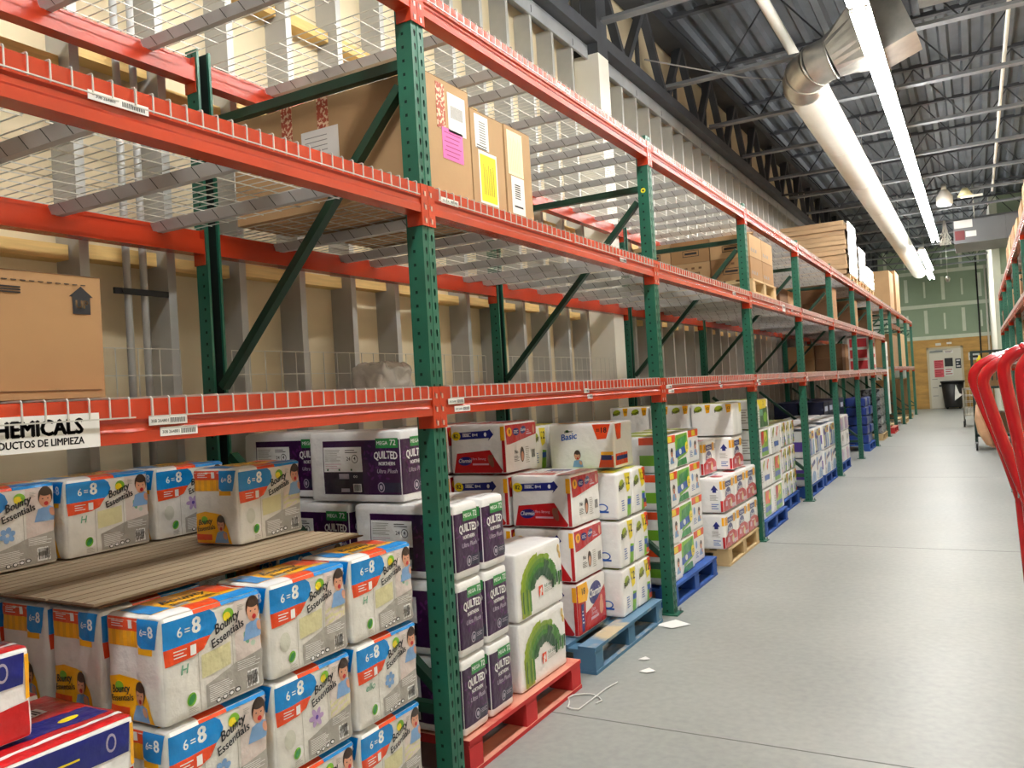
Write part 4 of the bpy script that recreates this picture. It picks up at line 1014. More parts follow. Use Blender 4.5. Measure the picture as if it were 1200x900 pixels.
def bx1(m):
    up_arrow(m,.44,.225); dash(m,.262,.02,.45)
    for k in range(3): m.box(.0008,.0014,.20,.30,.246-.006*k,.249-.006*k,ink)
    m.box(.0008,.0016,.13,.17,.235,.262,paper); m.box(.0005,.0012,0,.48,.018,.020,card_d)
carton(-.06,-1.79,1.508,.46,.49,.285,'brown carton with an UP arrow above the white sign',extra=[dec('carton_print',bx1)])
carton(-.10,-2.08,1.795,.40,.40,.275,'carton at the picture edge, on top of the UP carton',extra=[dec('carton_print',lambda m: up_arrow(m,.34,.2))])
carton(-.62,-1.86,1.508,.42,.46,.285,'carton behind the UP carton on the lowest shelf')
# cartons on the middle level at the first post
def lab(x0,x1,z0,z1,m,yy=-.0012):      # label on the near face
    return lambda mb: mb.box(x0,x1,yy,yy+.0005,z0,z1,m)
def lc1(m):
    m.box(.0008,.0016,.12,.20,.30,.44,tape_m); 
def longbox():
    D,W,H=1.02,.33,.455
    def tapes(mb):
        mb.box(.0006,.0014,.09,.15,H-.20,H-.02,tape_m)
    def tp(x): return lambda mb: (mb.box(x-.03,x+.03,-.0012,.0004,H-.15,H+.001,tape_m), mb.box(x-.03,x+.03,-.001,W,H+.0006,H+.0012,tape_m))
    def paper1(mb):
        mb.box(-.62,-.42,-.0026,-.0018,.14,.33,paper); 
        for k in range(5): mb.box(-.60,-.48,-.0030,-.0026,.30-.02*k,.303-.02*k,gink)
    def paper2(mb):
        mb.box(.0008,.0016,.17,.30,H-.20,H-.04,paper); y=.19
        while y<.28: mb.box(.0016,.002,y,y+.003,H-.14,H-.09,gink); y+=.006
    def pink(mb):
        pk=mat('pink_label','#E86FB4',.6); mb.box(.0008,.0016,.12,.27,.14,.265,pk)
        for k in range(6): mb.box(.0016,.002,.135+.01*(k%2),.255-.01*(k%3),.245-.018*k,.249-.018*k,mat('pink_ink','#A03A78',.6))
    carton(-.03,.055,2.262,D,W,H,'long brown carton with printed tape and a pink label behind the first post',extra=[dec('printed_tape',tapes,'red and cream patterned tape'),dec('printed_tape',tp(-.70)),dec('printed_tape',tp(-.50)),dec('white_label',paper1),dec('barcode_label',paper2),dec('pink_label',pink,'pink paper label')],m=card_l)
longbox()
def yb(mb):
    yl=mat('yellow_label','#F2E21C',.6); mb.box(.0008,.0016,.06,.19,.02,.22,yl); mb.box(.0006,.0012,.05,.20,.01,.235,paper)
    for k in range(7): mb.box(.0016,.002,.085+.013*k,.089+.013*k,.05,.18-.01*(k%3),mat('olive_ink','#8A7F14',.6))
def yw(mb):
    mb.box(.0008,.0016,.03,.14,.24,.385,paper); y=.06
    for k in range(9): mb.box(.0016,.002,.065,.115,.265+.011*k,.270+.011*k,gink)
    mb.box(.0016,.002,.04,.12,.252,.256,ink); mb.box(.0016,.002,.04,.12,.242,.246,ink)
carton(-.03,.395,2.262,.95,.27,.40,'tall carton with a bright yellow label, middle one of three',extra=[dec('yellow_label',yb,'bright yellow label'),dec('white_label',yw)],m=card_l)
def cw(mb):
    mb.box(.0008,.0016,.02,.16,.185,.385,mat('cream_label','#F1EFC0',.6)); mb.box(.0008,.0016,.04,.16,.01,.18,paper)
    for k in range(8): mb.box(.0016,.002,.04+.013*k,.042+.013*k,.20,.36-.01*(k%3),gink)
    for k in range(7): mb.box(.0016,.002,.07,.12,.08+.010*k,.085+.010*k,ink)
    mb.box(.0016,.002,.06,.14,.04,.048,ink)
carton(-.03,.68,2.262,.95,.24,.405,'carton with cream and white labels, farthest of the three',extra=[dec('cream_label',cw)],m=card_l)
# palletised cartons on the middle level
pallet('wood',-.02,5.30,'wooden pallet of cartons on the middle level beyond the third post',z=2.262)
n=0
def stamp(mb,W,H):
    mb.box(-.26,-.10,-.0012,-.0005,.06,.12,ink); mb.box(-.255,-.105,-.0016,-.0012,.065,.115,card); mb.box(-.24,-.12,-.002,-.0016,.08,.10,ink)
    for k in range(3): mb.box(-.25+.07*k,-.22+.07*k,-.0016,-.001,.15,.17,card_d)
def marks(mb):
    mb.box(.0008,.0014,.05,.27,.05,.054,gink); mb.box(.0008,.0014,.05,.09,.05,.08,gink); mb.box(.0008,.0014,.14,.18,.05,.08,gink); mb.box(.0008,.0014,.23,.27,.05,.08,gink)
for l in range(2):
    for c in range(3):
        for r_ in range(2):
            if l==1 and r_==1 and c==2: continue
            carton(-.04-.385*c,5.32+.50*r_,2.404+l*.215,.375,.49,.212,'brown carton on the middle level pallet, %s, %s from the aisle, %s'%(('lower','upper')[l],ORD[c],('near','far')[r_]),'cartons on the middle level pallet',m=(card_l if (c+l)%2 else card),extra=[dec('carton_print',lambda m:stamp(m,.49,.21)),dec('aisle_side_print',marks)])
c_=carton(-.20,5.92,2.836,.30,.26,.10,'open carton with an orange side on top of the pallet load',m=mat('carton_orange','#E0954A',.8))
m=MB(); m.bar((-.12,5.62,2.842),(-.16,5.86,2.93),.09,.005,card_l); tag(m.build('carton_flap'),'loose cardboard flap leaning on the middle level cartons','cardboard')
# cartons in other bays, seen between posts
bayc=0
for (x,y,z,D,W,H,nx,ny,nz,w_) in ((-.30,7.9,2.262,.5,.5,.30,2,2,1,'middle level beyond the fourth post'),(-.1,10.3,2.262,.45,.45,.26,2,2,2,'middle level beyond the fifth post'),(-.1,12.8,2.262,.45,.50,.26,2,2,2,'middle level beyond the sixth post'),(-.1,15.3,2.262,.45,.50,.25,2,2,2,'middle level beyond the seventh post'),(-.3,13.0,1.512,.45,.40,.24,2,2,2,'lowest shelf beyond the sixth post')):
    for a in range(nx):
        for b in range(ny):
            for c in range(nz):
                carton(x-a*(D+.02),y+b*(W+.03),z+c*(H+.002),D,W,H,'carton, %s, %s row, %s, %s'%(w_,('aisle','wall')[a],('near','far')[b],('lower','upper')[c]),'cartons on the far shelves',m=card if (a+b)%2 else card_d)
# white and red printed cases on the lowest shelf
wr=mat('case_white','#D9D4CE',.6); rd=mat('case_red','#B8262E',.6)
for k in range(6):
    z=1.512+.222*(k//2); y=15.35+.5*(k%2)
    def pr(mb,k=k):
        mb.box(.0008,.0014,.04,.30,.03,.10,rd)
    def pr2(mb,k=k):
        mb.box(-.38,-.06,-.0014,-.0006,.02,.11 if k%2 else .19,rd)
    carton(-.08,y,z,.42,.46,.218,'white case with red print on the lowest shelf, %s, %s'%(LAY[k//2],('near','far')[k%2]),'red and white cases',m=wr,extra=[dec('case_print',pr),dec('side_print',pr2)])
# plastic bag lying on the lowest shelf near the wall
p=Pack(.30,.22,.15,2,2,amp=.01,seed=8,r=.06,body=mat('bag_film','#DDD9D4',.25,coat=.6,alpha=.75,bump=.6,bscale=25),puff=.02)
o=link('plastic_bag',p.done('plastic_bag'),None,(-1.04,1.0,1.506)); tag(o,'crumpled clear plastic bag on the lowest shelf against the wire guard','plastic bag')
m=o.data
for v in m.vertices: v.co += Vector((noise.noise(v.co*22),noise.noise(v.co*22+Vector((9,0,0))),noise.noise(v.co*22+Vector((0,7,0)))*1.2+.3))*.022*(1 if v.co.z>.02 else 0)

# top level: flat packed cardboard stacks in stretch film
def film_stack(x0,x1,y0,y1,z0,z1,label,side,front,n,seed):
    rnd=random.Random(seed); t=empty('flat_carton_stack',((x0+x1)/2,(y0+y1)/2,z0),label,'cardboard stack')
    cx,cy=(x0+x1)/2,(y0+y1)/2
    for k in range(n):
        a=z0+(z1-z0)*k/n; b=z0+(z1-z0)*(k+1)/n-.001; m=MB(); dx=rnd.uniform(-.02,.02); dy=rnd.uniform(-.02,.02)
        m.box(x0-cx+dx,x1-cx+dx,y0-cy+dy,y1-cy+dy,a-z0,b-z0,side); o=m.build('bundle',t); bevel(o,.012,2)
    m=MB(); nn=10
    # film over the aisle side, loosely wrapped
    kk=m.mi(front); rows=22; cols=12; base=len(m.v)
    for j in range(rows+1):
        for i in range(cols+1):
            u=i/cols; v=j/rows
            m.v.append((x1-cx+.035+noise.noise(Vector((u*5,v*9,seed)))*.02,(y0-cy-.02)+(y1-y0+.04)*u,(z1-z0)*v))
    for j in range(rows):
        for i in range(cols):
            a=base+j*(cols+1)+i; m.f.append((a,a+1,a+cols+2,a+cols+1)); m.m.append(kk); m.sm.append(True)
    m.build('stretch_film',t,fix=False)
    return t
wf=mat('stretch_film','#F2F0EC',.25,coat=.6,bump=.4,bscale=14); wl=mat('wrapped_board','#B89A76',.5,var=.14,scale=3,coat=.5,stretch=(1,1,6))
pallet('wood',-.04,12.62,'wooden pallet under the tall film wrapped board stack',z=3.02)
film_stack(-1.12,-.07,12.55,13.66,3.16,4.08,'tall stack of flat brown board in stretch film on the top level',wl,wf,11,1)
pallet('wood',-.04,14.0,'wooden pallet under the second film wrapped stack',z=3.02)
film_stack(-1.10,-.07,13.95,15.0,3.16,3.80,'white film wrapped stack on the top level, second from the camera',wl,wf,6,2)
pallet('wood',-.04,15.3,'wooden pallet under the low white wrapped stack',z=3.02)
film_stack(-1.10,-.09,15.3,16.6,3.16,3.58,'low white film wrapped stack on the top level, third from the camera',wf,wf,4,3)

# ================================================================== END RACK (second line, farther)
for k,y in enumerate((19.6,22.1,24.6,27.1)):
    frame(0,y,'green rack frame of the farther rack, %s from the camera'%ORD[k])
for k,y in enumerate((17.605,19.6,22.1,24.6)):
    L=(19.6-17.605) if k==0 else 2.5
    t=beam(y,3.01,False,'orange top front beam of the farther rack, %s bay'%ORD[k],'beams of the farther rack'); t.scale.y=L/P
    if k in (1,): 
        t=beam(y,2.62,False,'orange middle front beam of the farther rack','beams of the farther rack'); t.scale.y=L/P
    if k>=1:
        t=beam(y,1.56,False,'orange lowest front beam of the farther rack, %s bay'%ORD[k-1],'beams of the farther rack'); t.scale.y=L/P
        dk_=copy_tree(dC); dk_.location=(0,y+.1,1.56); dk_['label']='wire deck of the farther rack, lowest level, %s bay'%ORD[k-1]; dk_['group']='wire decks of the farther rack'; dk_.scale.y=2
    dk_=copy_tree(dC); dk_.location=(0,y+.1,3.01); dk_['label']='wire deck of the farther rack, top level, %s bay'%ORD[k]; dk_['group']='wire decks of the farther rack'; dk_.scale.y=(L-.15)/1.155
def bigbox(x,y,z,D,W,H,label,m=card_l):
    return carton(x,y,z,D,W,H,label,m=m)
bigbox(-.05,20.3,3.02,1.0,1.2,.98,'big tan carton standing on the top of the farther rack, near one')
bigbox(-.05,22.2,3.02,1.0,1.3,1.16,'big tan carton standing on the top of the farther rack, far one',card)
bigbox(-.05,19.8,1.57,1.0,1.9,.80,'big tan carton on the lowest shelf of the farther rack',card)
bigbox(-.05,22.4,1.57,1.0,1.9,.92,'big tan carton beside the white bag on the farther rack')
pallet('red',.02,18.5,'red pallet edge showing at the foot of the farther rack')
pallet('wood',-.10,19.8,'bare wooden pallet at the foot of the farther rack, near one')
pallet('wood',.0,22.3,'bare wooden pallet at the foot of the farther rack, middle one')
pallet('wood',-.02,24.7,'bare wooden pallet under the big brown bin')
carton(-.08,24.75,.142,1.0,.95,1.05,'large brown cardboard bin standing on a pallet by the far wall',m=card,name='cardboard_bin')
carton(-.30,22.35,.142,.8,.9,.75,'brown carton standing on the middle bare pallet',m=card_d)
p=Pack(.5,.4,.32,2,2,amp=.01,seed=5,r=.12,body=mat('bag_teal_white','#C9DDE0',.3,coat=.4,bump=.5,bscale=18),puff=.05)
o=link('plastic_bag',p.done('bag'),None,(-.30,25.2,1.195)); tag(o,'pale blue plastic bag lying on the brown bin','plastic bag'); 
m=MB(); m.box(-.012,.012,-.14,.14,0,1.62,paper); m.box(.012,.0125,-.08,.08,1.2,1.3,gink); o=m.build('hanging_board'); o.location=(.0,17.80,.50); o.rotation_euler=(0,R(0),0)
tag(o,'narrow white panel hanging at the end of the green racks','panel')

# ================================================================== RIGHT SIDE RACK
for k,y in enumerate((18.55,16.03,13.52,11.0,8.49,5.97)):
    frame(2.26,y,'green frame of the right hand rack, %s from its far end'%ORD[k],back=1)
for k,y in enumerate((16.03,13.52,11.0,8.49,5.97)):
    for l,z in ((2,3.01),(1,2.25),(0,1.50)):
        beam(y,z,False,'orange front beam of the right rack, %s level, %s bay from its far end'%(LV[l],ORD[k]),'beams of the right rack',x=2.26,flip=True)
        beam(y,z,True,'orange rear beam of the right rack, %s level, %s bay from its far end'%(LV[l],ORD[k]),'beams of the right rack',x=2.26,flip=True)
        for h in (0,1):
            d_=copy_tree(dC); d_.location=(2.26,y+P-.07-h*1.215,z); d_.rotation_euler.z=PI; d_['label']='wire deck of the right rack, %s level, %s bay, %s half'%(LV[l],ORD[k],('far','near')[h]); d_['group']='wire decks of the right rack'
rnd=random.Random(11)
kk=0
for y in (6.1,7.2,8.7,9.8,11.2,12.4,13.8,14.9):
    for z in (2.262,3.022,1.512):
        H=rnd.uniform(.50,.64); W=rnd.uniform(.85,1.0)
        mm=(card,card_l)[kk%2]; kk+=1
        mb=MB(); mb.box(0,1.0,0,W,0,H,mm); 
        for q in range(5): mb.box(-.001,0,W*(q+.5)/6-.004,W*(q+.5)/6+.004,.02,H-.02,card_d)
        mb.box(-.0015,-.0005,.06,.20,.06,.18,paper)
        o=mb.build('carton'); o.location=(2.36,y,z); bevel(o,.006,2)
        tag(o,'tan carton on the right rack, %s level, %s along it'%('lowest' if z<2 else 'middle' if z<3 else 'top',ORD[(6.1,7.2,8.7,9.8,11.2,12.4,13.8,14.9).index(y)]),'carton','cartons on the right rack')
for y in (16.2,17.1):
    o=carton(2.70+.0,y,2.262,.42,.5,.3,'small carton near the far end of the right rack, %s one'%('nearer' if y<16.5 else 'farther'),m=card_d)

# ================================================================== CEILING SERVICES
def arc(pts,n=6): return pts
t=empty('air_duct',(.28,7.0,4.64),'long round white air duct running down the aisle','duct')
def TP_(o): o.matrix_parent_inverse=Matrix.Translation(-Vector(t.location)); return o
m=MB(); m.tube([(.28,6.95,4.64),(.28,12,4.64),(.28,18,4.64),(.28,27.6,4.64)],.215,ductw,28); TP_(m.build('duct_run',t))
for y in (9.5,12.0,14.6,17.2,19.8,22.4,25):
    m=MB(); m.tube([(.28,y-.012,4.64),(.28,y+.012,4.64)],.2175,ductw,28); TP_(m.build('seam_band',t))
cen=[]; 
for k in range(7):
    a=k/6*PI*.5; cen.append((.28+.34*(1-math.cos(a)),6.95-.34*math.sin(a)-.0,4.64+.10*k/6))
cen=[(.28,6.97,4.64)]+cen
for a,b in ((0,3),(3,5),(5,7)):
    m=MB(); m.tube(cen[a:b+1],.220,ductz,28,cap=False); TP_(m.build('elbow_gore',t))
for c_ in (0,3,5,7):
    a=Vector(cen[c_]); dr_=(Vector(cen[min(c_+1,7)])-Vector(cen[max(c_-1,0)])).normalized(); m=MB(); m.tube([a-dr_*.010,a+dr_*.010],.226,ductz,28); TP_(m.build('seam_band',t))
# round to square transition then square plenum
m=MB(); n=24; e=Vector(cen[-1]); kx=m.mi(ductz); b0=len(m.v)
ax=Vector((1,-.05,.35)).normalized(); up=Vector((-.35,0,1)).normalized(); sd=ax.cross(up).normalized()
sq=e+ax*.42
for i in range(n):
    a=2*PI*i/n+PI/4; m.v.append(tuple(e+(sd*math.cos(a)+up*math.sin(a))*.222))
for i in range(n):
    a=2*PI*i/n+PI/4; c_,s_=math.cos(a),math.sin(a); q=.31/max(abs(c_),abs(s_)); m.v.append(tuple(sq+sd*c_*q+up*s_*q))
for i in range(n):
    j=(i+1)%n; m.f.append((b0+i,b0+j,b0+n+j,b0+n+i)); m.m.append(kx); m.sm.append(False)
TP_(m.build('transition',t))
m=MB(); m.box(-.0,.34,-.30,.30,-.31,.80,ductz); m.box(-.012,.012,-.325,.325,-.33,.33,ductz); m.box(-.01,.35,-.31,.31,.30,.32,ductz)
mx=Matrix((ax,-sd,up)).transposed().to_4x4(); mx.translation=sq
me=m.mesh('plenum'); me.transform(mx); fixn(me); o=link('plenum',me,t); TP_(o)
for k,y in enumerate((8.8,12.5,16.2,19.9,23.6)):
    m=MB(); m.tube([(.28,y,4.85),(.28,y,5.76)],.006,wire,5); TP_(m.build('hanger_rod',t))

def tubeobj(name,pts,r,m_,label,cat,n=10,group=None):
    m=MB(); m.tube(pts,r,m_,n); return tag(m.build(name),label,cat,group)
tubeobj('white_pipe',[(.13,3.2,5.15),(.13,7.6,5.15)],.055,ductw,'short white pipe above the duct elbow','pipe')
tubeobj('conduit',[(2.24,6.9,5.12),(2.24,17.6,5.12)],.022,ductw,'white pipe running under the joists at the right','pipe')
tubeobj('conduit',[(1.3,5.6,5.75),(1.3,5.6,5.02),(1.36,5.6,4.95),(1.5,5.6,4.927),(3.5,5.6,4.927)],.022,ductz,'bent steel conduit at the top right','conduit')
tubeobj('cable',[(-1.15,5.9,4.93),(-.4,7.0,4.90),(.05,7.6,4.93)],.008,gink,'thin cable stretched from the truss to the duct','cable')
tubeobj('brace_rod',[(-1.2,13.2,4.80),(.08,13.9,4.90)],.02,steel_dark,'slim steel brace from truss to the duct','brace')
# supply duct box at the top right
m=MB(); m.box(1.45,2.60,5.75-.8,6.7,5.05,5.45,ductz); 
tag(m.build('supply_duct'),'wide flat galvanised duct at the top right under the roof','duct')
# fluorescent strips
def fixture_proto():
    t=empty('strip_light',(0,0,0),'x','light fixture'); L=2.40
    m=MB(); m.prism([(-.055,.0),(-.075,.02),(-.05,.06),(.05,.06),(.075,.02),(.055,.0)],'y',0,L,white_paint); hs=m.build('housing',t)
    for s in (-1,1):
        m=MB(); m.tube([(s*.055,.05,-.026),(s*.055,L-.05,-.026)],.024,lamp,8); m.build('lamp_tube',t)
        for y in (.02,L-.02):
            m=MB(); m.box(s*.055-.014,s*.055+.014,y-.02,y+.02,-.045,.0,white_paint); m.build('lamp_holder',t)
    for y in (.8,1.45):
        m=MB(); m.tube([(0,y,.06),(0,y,.50)],.004,wire,5); m.build('hanger_wire',hs)
    return t
lp=fixture_proto(); ff=True; LZ=4.47
spots=[(1.075,-7.4+2.44*k,LZ,0) for k in range(1,11)]+[(.70,20.75,LZ,0),(.70,23.2,LZ,0),(.62,26.0,LZ,0)]
for k,(x,y,z,rz) in enumerate(spots):
    if x>1 and y+2.44>19.5: continue
    o=lp if ff else copy_tree(lp); ff=False; o.location=(x,y,z); o.rotation_euler.z=rz
    o['label']='fluorescent strip light over the aisle, number %s in the long row'%ORD[k] if k<10 else 'short fluorescent strip beyond the long row, %s'%['nearest','middle','farthest'][k-10]
    o['label']=('fluorescent strip light in the long row over the aisle') if k<10 else o['label']
    o['group']='strip lights in the long row' if k<10 else 'strip lights beyond the long row'
# small suspended things near the far end
t=empty('pendant_light',(1.38,16.01,4.68),'round white pendant fixture hanging below the joists','pendant light')
m=MB(); m.tube([(0,0,0),(0,0,.02),(0,0,.16),(0,0,.24),(0,0,.30)],[.13,.15,.15,.10,.06],white_paint,20); m.build('shade',t)
m=MB(); m.tube([(0,0,.30),(0,0,.42)],.05,ductz,12); m.build('ballast',t)
m=MB(); m.tube([(0,0,-.012),(0,0,.0)],.12,lamp_h,20); m.build('lens',t)
m=MB(); m.tube([(1.74,16.01,4.80),(1.74,16.01,4.955)],[.14,.05],mat('cream_lamp','#E8E2B0',.5),14); m.box(1.66,2.04,15.95,16.0,4.76,4.80,white_paint); tag(m.build('sensor_lamp'),'small cream lamp with a white arm under the joists','lamp')
hv=empty('hvac_unit',(1.9,20.5,4.35),'dark grey air unit with stickers hanging near the far wall','air unit')
dg=mat('hvac_grey','#77797C',.5,.2)
m=MB(); m.box(-.45,.62,-.9,.9,0,.55,dg); bevel(m.build('casing',hv),.01); m=MB(); m.prism([(.62,0),(1.25,.22),(1.25,.55),(.62,.55)],'y',-.9,.9,dg)
me=m.mesh('hood'); me=me
for v in me.vertices: v.co=Vector((v.co.x,v.co.y,v.co.z))
link('side_hood',me,hv)
m=MB(); m.box(-.43,-.05,-.906,-.90,.36,.54,paper); m.build('white_sticker',hv); m=MB(); m.box(-.42,-.22,-.906,-.90,.08,.30,mat('sticker_maroon','#7A3A3E',.6)); m.build('maroon_sticker',hv); m=MB(); m.box(-.20,.02,-.906,-.90,.14,.27,paper); m.build('small_sticker',hv)
for s in (-.8,.8):
    m=MB(); m.tube([(0,s,.55),(0,s,1.4)],.012,wire,6); m.build('hanger_rod',hv)
rnd=random.Random(5); m=MB()
for k in range(16):
    a=rnd.uniform(0,6.28); m.tube([(1.27+.02*math.cos(a),19.73,4.96),(1.27+rnd.uniform(-.06,.06),19.73+rnd.uniform(-.05,.05),4.7),(1.27+rnd.uniform(-.14,.14),19.73+rnd.uniform(-.1,.1),4.45+rnd.uniform(-.06,.1)),(1.27+rnd.uniform(-.12,.12),19.73,4.38),(1.27+rnd.uniform(-.08,.08),19.75,4.55)],.008,white_paint,5)
tag(m.build('cable_bundle'),'tangled bundle of white cables left of the grey air unit','cables')
m=MB(); m.tube([(1.25,20.6,4.9),(1.25,20.6,3.72)],.006,wire,5); m.tube([(1.25,20.6,3.72),(1.25,20.6,3.66),(1.25,20.6,3.58)],[.02,.06,.03],ductz,10); tag(m.build('hanging_plug'),'hanging drop cable with a grey plug near the far wall','cable')
tubeobj('drop_pipe',[(1.92,30.97,0),(1.92,30.97,5.3)],.025,black,'thin black vertical pipe on the far wall right of the door','pipe')
tubeobj('white_drop_pipe',[(2.18,30.96,0),(2.18,30.96,5.0)],.03,ductw,'thin white vertical pipe in the far right corner','pipe')

# ================================================================== AISLE THINGS, far end
t=empty('trash_bin',(.98,30.35,0),'big black bin with papers in front of the white door','bin')
m=MB(); m.tube([(0,0,.06),(0,0,.10),(0,0,.95)],[.27,.28,.36],black,24); m.build('bin_body',t)
m=MB(); m.tube([(0,0,.93),(0,0,.99)],.385,black,24); m.build('rim',t)
for s in (-1,1):
    m=MB(); m.tube([(s*.2,-.06,.045),(s*.2,.0-.02,.045)],.045,black,12); m.build('caster',t)
m=MB(); m.box(-.42,-.34,-.12,.12,.80,.86,black); m.build('handle',t)
m=MB(); m.quad([(.10,-.37,.86),(.20,-.375,.55),(.30,-.37,.50),(.05,-.38,.30),(.07,-.385,.62)],paper); m.quad([(.10,-.376,.86),(.20,-.381,.55),(.30,-.376,.50),(.05,-.386,.30),(.07,-.391,.62)],paper); o=m.build('paper_sheet'); o.location=(.98,30.35,0); tag(o,'crumpled white paper hanging over the front of the black bin','paper')
# grey wire cart
t=empty('wire_cart',(1.62,20.6,0),'grey wire cart standing behind the dark rolling rack','cart')
m=MB()
for x in (-.2,.25):
    for y in (-.4,.4): m.tube([(x,y,.14),(x,y,.92)],.014,ductz,8)
m.tube([(-.2,-.4,.92),(.25,-.4,.92),(.25,.4,.92),(-.2,.4,.92),(-.2,-.4,.92)],.012,ductz,8); m.build('frame',t)
m=MB()
for z in (.30,.45,.60,.75,.90):
    m.tube([(-.2,-.4,z),(.25,-.4,z),(.25,.4,z),(-.2,.4,z),(-.2,-.4,z)],.006,wire,5)
for k in range(7): m.tube([(-.2+.075*k,-.4,.28),(-.2+.075*k,-.4,.92)],.004,wire,5)
for k in range(9): m.tube([(-.2,-.4+.1*k,.28),(-.2,-.4+.1*k,.92)],.004,wire,5)
m.box(-.2,.25,-.4,.4,.27,.285,ductz); m.build('basket',t)
for x in (-.2,.25):
    for y in (-.4,.4):
        m=MB(); m.tube([(x-.02,y,.075),(x+.02,y,.075)],.075,black,16); m.build('wheel',t)
# dark rolling rack with shelves
t=empty('rolling_rack',(1.66,13.8,0),'dark green rolling rack with three shelves at the right','rolling rack')
dg=mat('cart_green','#16302A',.45)
for n,(x,y) in enumerate(((0.02,0),(.56,0),(.02,1.0),(.56,1.0))):
    m=MB(); m.box(x-.02,x+.02,y-.02,y+.02,.15,1.72,dg); m.build('upright',t)
    m=MB(); m.box(x-.025,x+.025,y-.02,y+.02,.125,.16,chrome); m.box(x-.028,x-.02,y-.015,y+.015,.05,.13,chrome); m.box(x+.02,x+.028,y-.015,y+.015,.05,.13,chrome); cf=m.build('caster_fork',t)
    m=MB(); m.tube([(x-.015,y,.062),(x+.015,y,.062)],.062,black,16); m.build('caster_wheel',cf)
for z in (.26,1.08):
    m=MB(); m.box(0,.58,-.02,1.02,z-.02,z+.02,dg); m.build('shelf',t)
for y in (0,1.0):
    m=MB(); m.box(0,.58,y-.015,y+.015,1.69,1.72,dg); m.build('top_rail',t)
    m=MB()
    for k in range(4): m.box(.30+.07*k,.32+.07*k,y-.01,y+.01,1.2,1.70,dg)
    m.build('end_bars',t)
carton(2.22,13.90,.99+.112,.46,.6,.33,'brown carton on the upper shelf of the dark rolling rack')
for k,(x,c,nm) in enumerate(((1.80,'#E7D21F','yellow'),(1.95,'#1E1E22','black'),(2.08,'#E0DD3A','lemon'))):
    m=MB(); m.tube([(x,13.95,1.437),(x,13.95,1.58),(x,13.95,1.61),(x,13.95,1.64)],[.045,.045,.02,.018],mat('bottle_'+nm,c,.35),14); tag(m.build('bottle'),'%s bottle standing on the carton of the rolling rack'%nm,'bottle')
carton(2.20,14.0,.285,.42,.6,.35,'dark carton on the lower shelf of the rolling rack',m=card_d)

# red tubular handles at the right edge
def fillet(pts,r,n=7):
    pts=[Vector(p) for p in pts]; out=[pts[0]]
    for a,b,c in zip(pts,pts[1:],pts[2:]):
        u=(a-b).normalized(); v=(c-b).normalized(); rr=min(r,(a-b).length*.45,(c-b).length*.45)
        for k in range(n+1):
            t_=k/n; p0=b+u*rr; p2=b+v*rr; out.append(p0*(1-t_)**2+b*2*t_*(1-t_)+p2*t_*t_)
    out.append(pts[-1]); return out
def smooth(pts,n=5):
    P0=[Vector(p) for p in pts]; P0=[P0[0]*2-P0[1]]+P0+[P0[-1]*2-P0[-2]]; out=[]
    for a,b,c,d in zip(P0,P0[1:],P0[2:],P0[3:]):
        for k in range(n):
            t=k/n; out.append(.5*((2*b)+(c-a)*t+(2*a-5*b+4*c-d)*t*t+(3*b-a-3*c+d)*t**3))
    out.append(P0[-2]); return out
def red_truck(path,y,label,r=.0175,W=.56):
    """nested flat truck: bent tube hoop facing the aisle end, two legs, cross bars, platform, wheels"""
    t=empty('hand_truck',(path[-1][0],y,0),label,'hand truck','red tube hand trucks at the right')
    x0=path[-1][0]; q=[(px-x0,0,pz) for px,pz in path]            # top of the bend first, then down the leg
    top=q[0]
    right=[(W-(p[0]),0,p[2]+.02) for p in q]
    hoop=[(W*.5,0,top[2]+.025)]
    left=[(x0*0+p[0],0,p[2]) for p in q]
    foot=[(left[-1][0]+.015,-.03,.62),(left[-1][0]+.02,-.04,.17)]
    pts=smooth([(W*.55,0,top[2]+.02)]+left)+[Vector(p) for p in foot]
    m=MB(); m.tube(pts,r,redtube,14); m.build('left_leg',t)
    rp=smooth([(W*.55,0,top[2]+.02)]+[(W*1.1-p[0],0,p[2]) for p in q])+[Vector((W*1.1-p[0],p[1],p[2])) for p in foot]
    m=MB(); m.tube(rp,r,redtube,14); m.build('right_leg',t)
    for z,k in ((1.0,-1),(.45,0)):
        m=MB(); m.tube([(left[-1][0]+(0 if k else .015),(0 if k else -.03),z),(W*1.1-left[-1][0]-(0 if k else .015),(0 if k else -.03),z)],r*.75,redtube,10); m.build('cross_bar',t)
    m=MB(); m.box(left[-1][0]+.02,W*1.1-left[-1][0]-.02,-.06,-.02,.13,.17,redtube); m.build('platform_edge',t)
    for xx in (left[-1][0]+.04,W*1.1-left[-1][0]-.04):
        m=MB(); m.tube([(xx-.018,-.05,.065),(xx+.018,-.05,.065)],.065,black,16); m.build('wheel',t)
    m=MB(); m.tube([(left[-1][0]-.02,0,1.06),(left[-1][0]-.026,0,1.06)],.010,chrome,8); m.build('bolt',t)
    return t
red_truck([(1.88,1.50),(1.83,1.49),(1.79,1.478),(1.752,1.455),(1.738,1.425),(1.745,1.385),(1.785,1.26),(1.818,1.15),(1.848,1.03)],.55,'red tubular hand truck, farthest hoop of the nested group')
red_truck([(1.88,1.488),(1.84,1.478),(1.80,1.462),(1.775,1.44),(1.764,1.41),(1.772,1.365),(1.80,1.25),(1.835,1.13),(1.862,1.04)],.42,'red tubular hand truck, second hoop from the far end')
red_truck([(1.895,1.505),(1.862,1.50),(1.838,1.488),(1.818,1.465),(1.814,1.435),(1.820,1.38),(1.835,1.27),(1.852,1.14),(1.868,1.04)],.15,'red tubular hand truck, third hoop, tallest looking one')
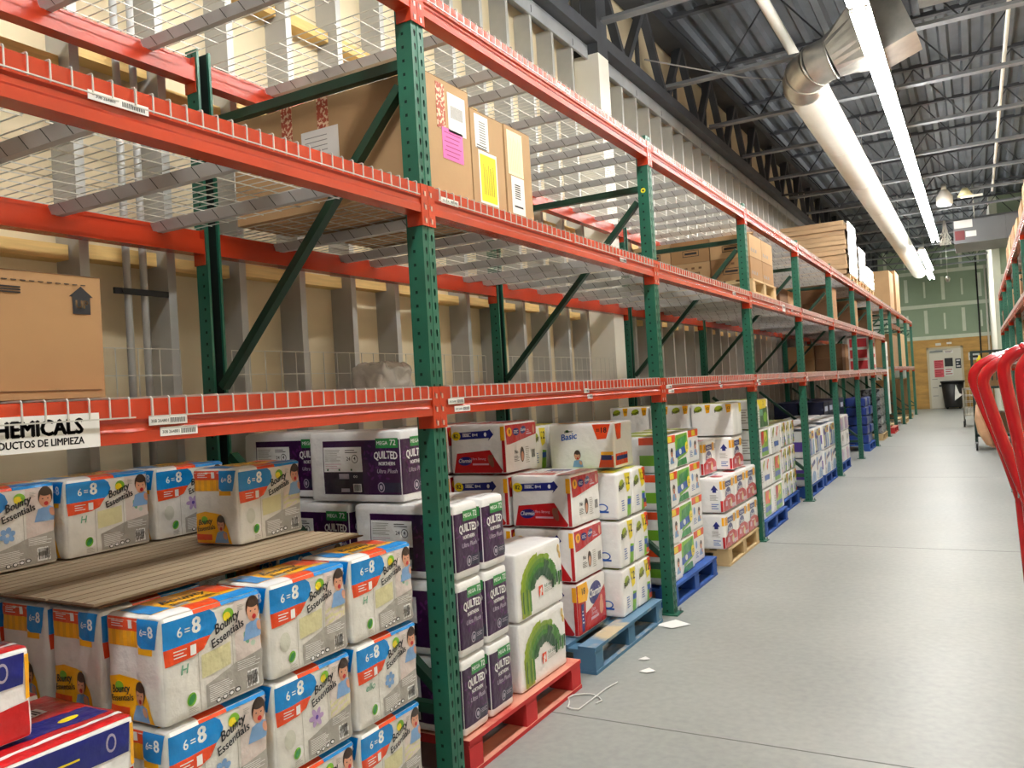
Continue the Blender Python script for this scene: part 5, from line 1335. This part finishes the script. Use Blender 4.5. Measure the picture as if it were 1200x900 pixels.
red_truck([(1.92,1.50),(1.89,1.49),(1.868,1.475),(1.853,1.45),(1.850,1.42),(1.853,1.36),(1.862,1.27),(1.872,1.14),(1.882,1.04)],-.02,'red tubular hand truck nearest the right edge of the picture')
m=MB(); m.tube([(1.742,.555,1.335),(1.746,.555,1.29),(1.755,.555,1.25),(1.772,.555,1.21),(1.785,.555,1.195)],[.004,.014,.017,.013,.004],mat('kraft_wrap','#D9B48C',.5,var=.12,scale=20,bump=.6,bscale=30),12); tag(m.build('tape_wrap'),'crumpled tan wrapping stuck on the leg of the farthest red truck','wrapping')

# litter on the floor
for k,(x,y,s,lab_) in enumerate(((.06,2.28,.10,'white paper scrap on the floor before the second post'),(.12,1.62,.03,'small white scrap on the floor by the worn blue pallet'),(.20,1.45,.04,'curled white scrap on the floor near the blue pallet'))):
    m=MB(); pts=[(-s,-s*.5,.003),(s*.2,-s*.9,.005),(s,s*.3,.003),(-s*.1,s*.8,.008)]; m.quad(pts,paper); m.quad([(a,b,c+.0012) for a,b,c in pts],paper); o=m.build('paper_scrap'); o.location=(x,y,0); tag(o,lab_,'paper')
m=MB(); pts=[(.06+.07*math.cos(a)*(1+.3*math.sin(3*a)),.95+.10*math.sin(a),.006) for a in [k*.42 for k in range(13)]]+[(.10,1.14,.006),(.12,1.24,.006)]; m.tube(pts,.004,mat('strap_white','#D8D8D4',.5),5); tag(m.build('plastic_strap'),'curled white plastic strap on the floor beside the red pallet','strap')

# ================================================================== WORLD, CAMERA
wd=bpy.data.worlds.new('w'); bpy.context.scene.world=wd; wd.use_nodes=True
wd.node_tree.nodes['Background'].inputs[0].default_value=(1.0,.985,.96,1); wd.node_tree.nodes['Background'].inputs[1].default_value=.13
cd=bpy.data.cameras.new('camera'); cam=bpy.data.objects.new('camera',cd); C.objects.link(cam)
yaw,pitch,roll=.5126,.0107,-.0581
F=Vector((-math.sin(yaw)*math.cos(pitch),math.cos(yaw)*math.cos(pitch),math.sin(pitch))); r_=Vector((math.cos(yaw),math.sin(yaw),0)); u_=r_.cross(F)
c,s=math.cos(roll),math.sin(roll); r2=r_*c+u_*s; u2=-r_*s+u_*c
M=Matrix((r2,u2,-F)).transposed().to_4x4(); M.translation=(1.7478,-2.5391,1.4621); cam.matrix_world=M
cd.sensor_width=36; cd.lens=967.6/1200*36; cd.clip_start=.05; cd.clip_end=100
sc=bpy.context.scene; sc.camera=cam
sc.view_settings.view_transform='Standard'; sc.view_settings.look='None'; sc.view_settings.gamma=1; sc.view_settings.use_curve_mapping=False
sc.view_settings.exposure=0.55
# prototypes of pallets that were never placed would sit at the origin
for k,o in protos.items():
    if k not in pu:
        for ch in list(o.children): bpy.data.objects.remove(ch)
        bpy.data.objects.remove(o)

def drop(o):
    for ch in list(o.children): drop(ch)
    bpy.data.objects.remove(o)
drop(bp)
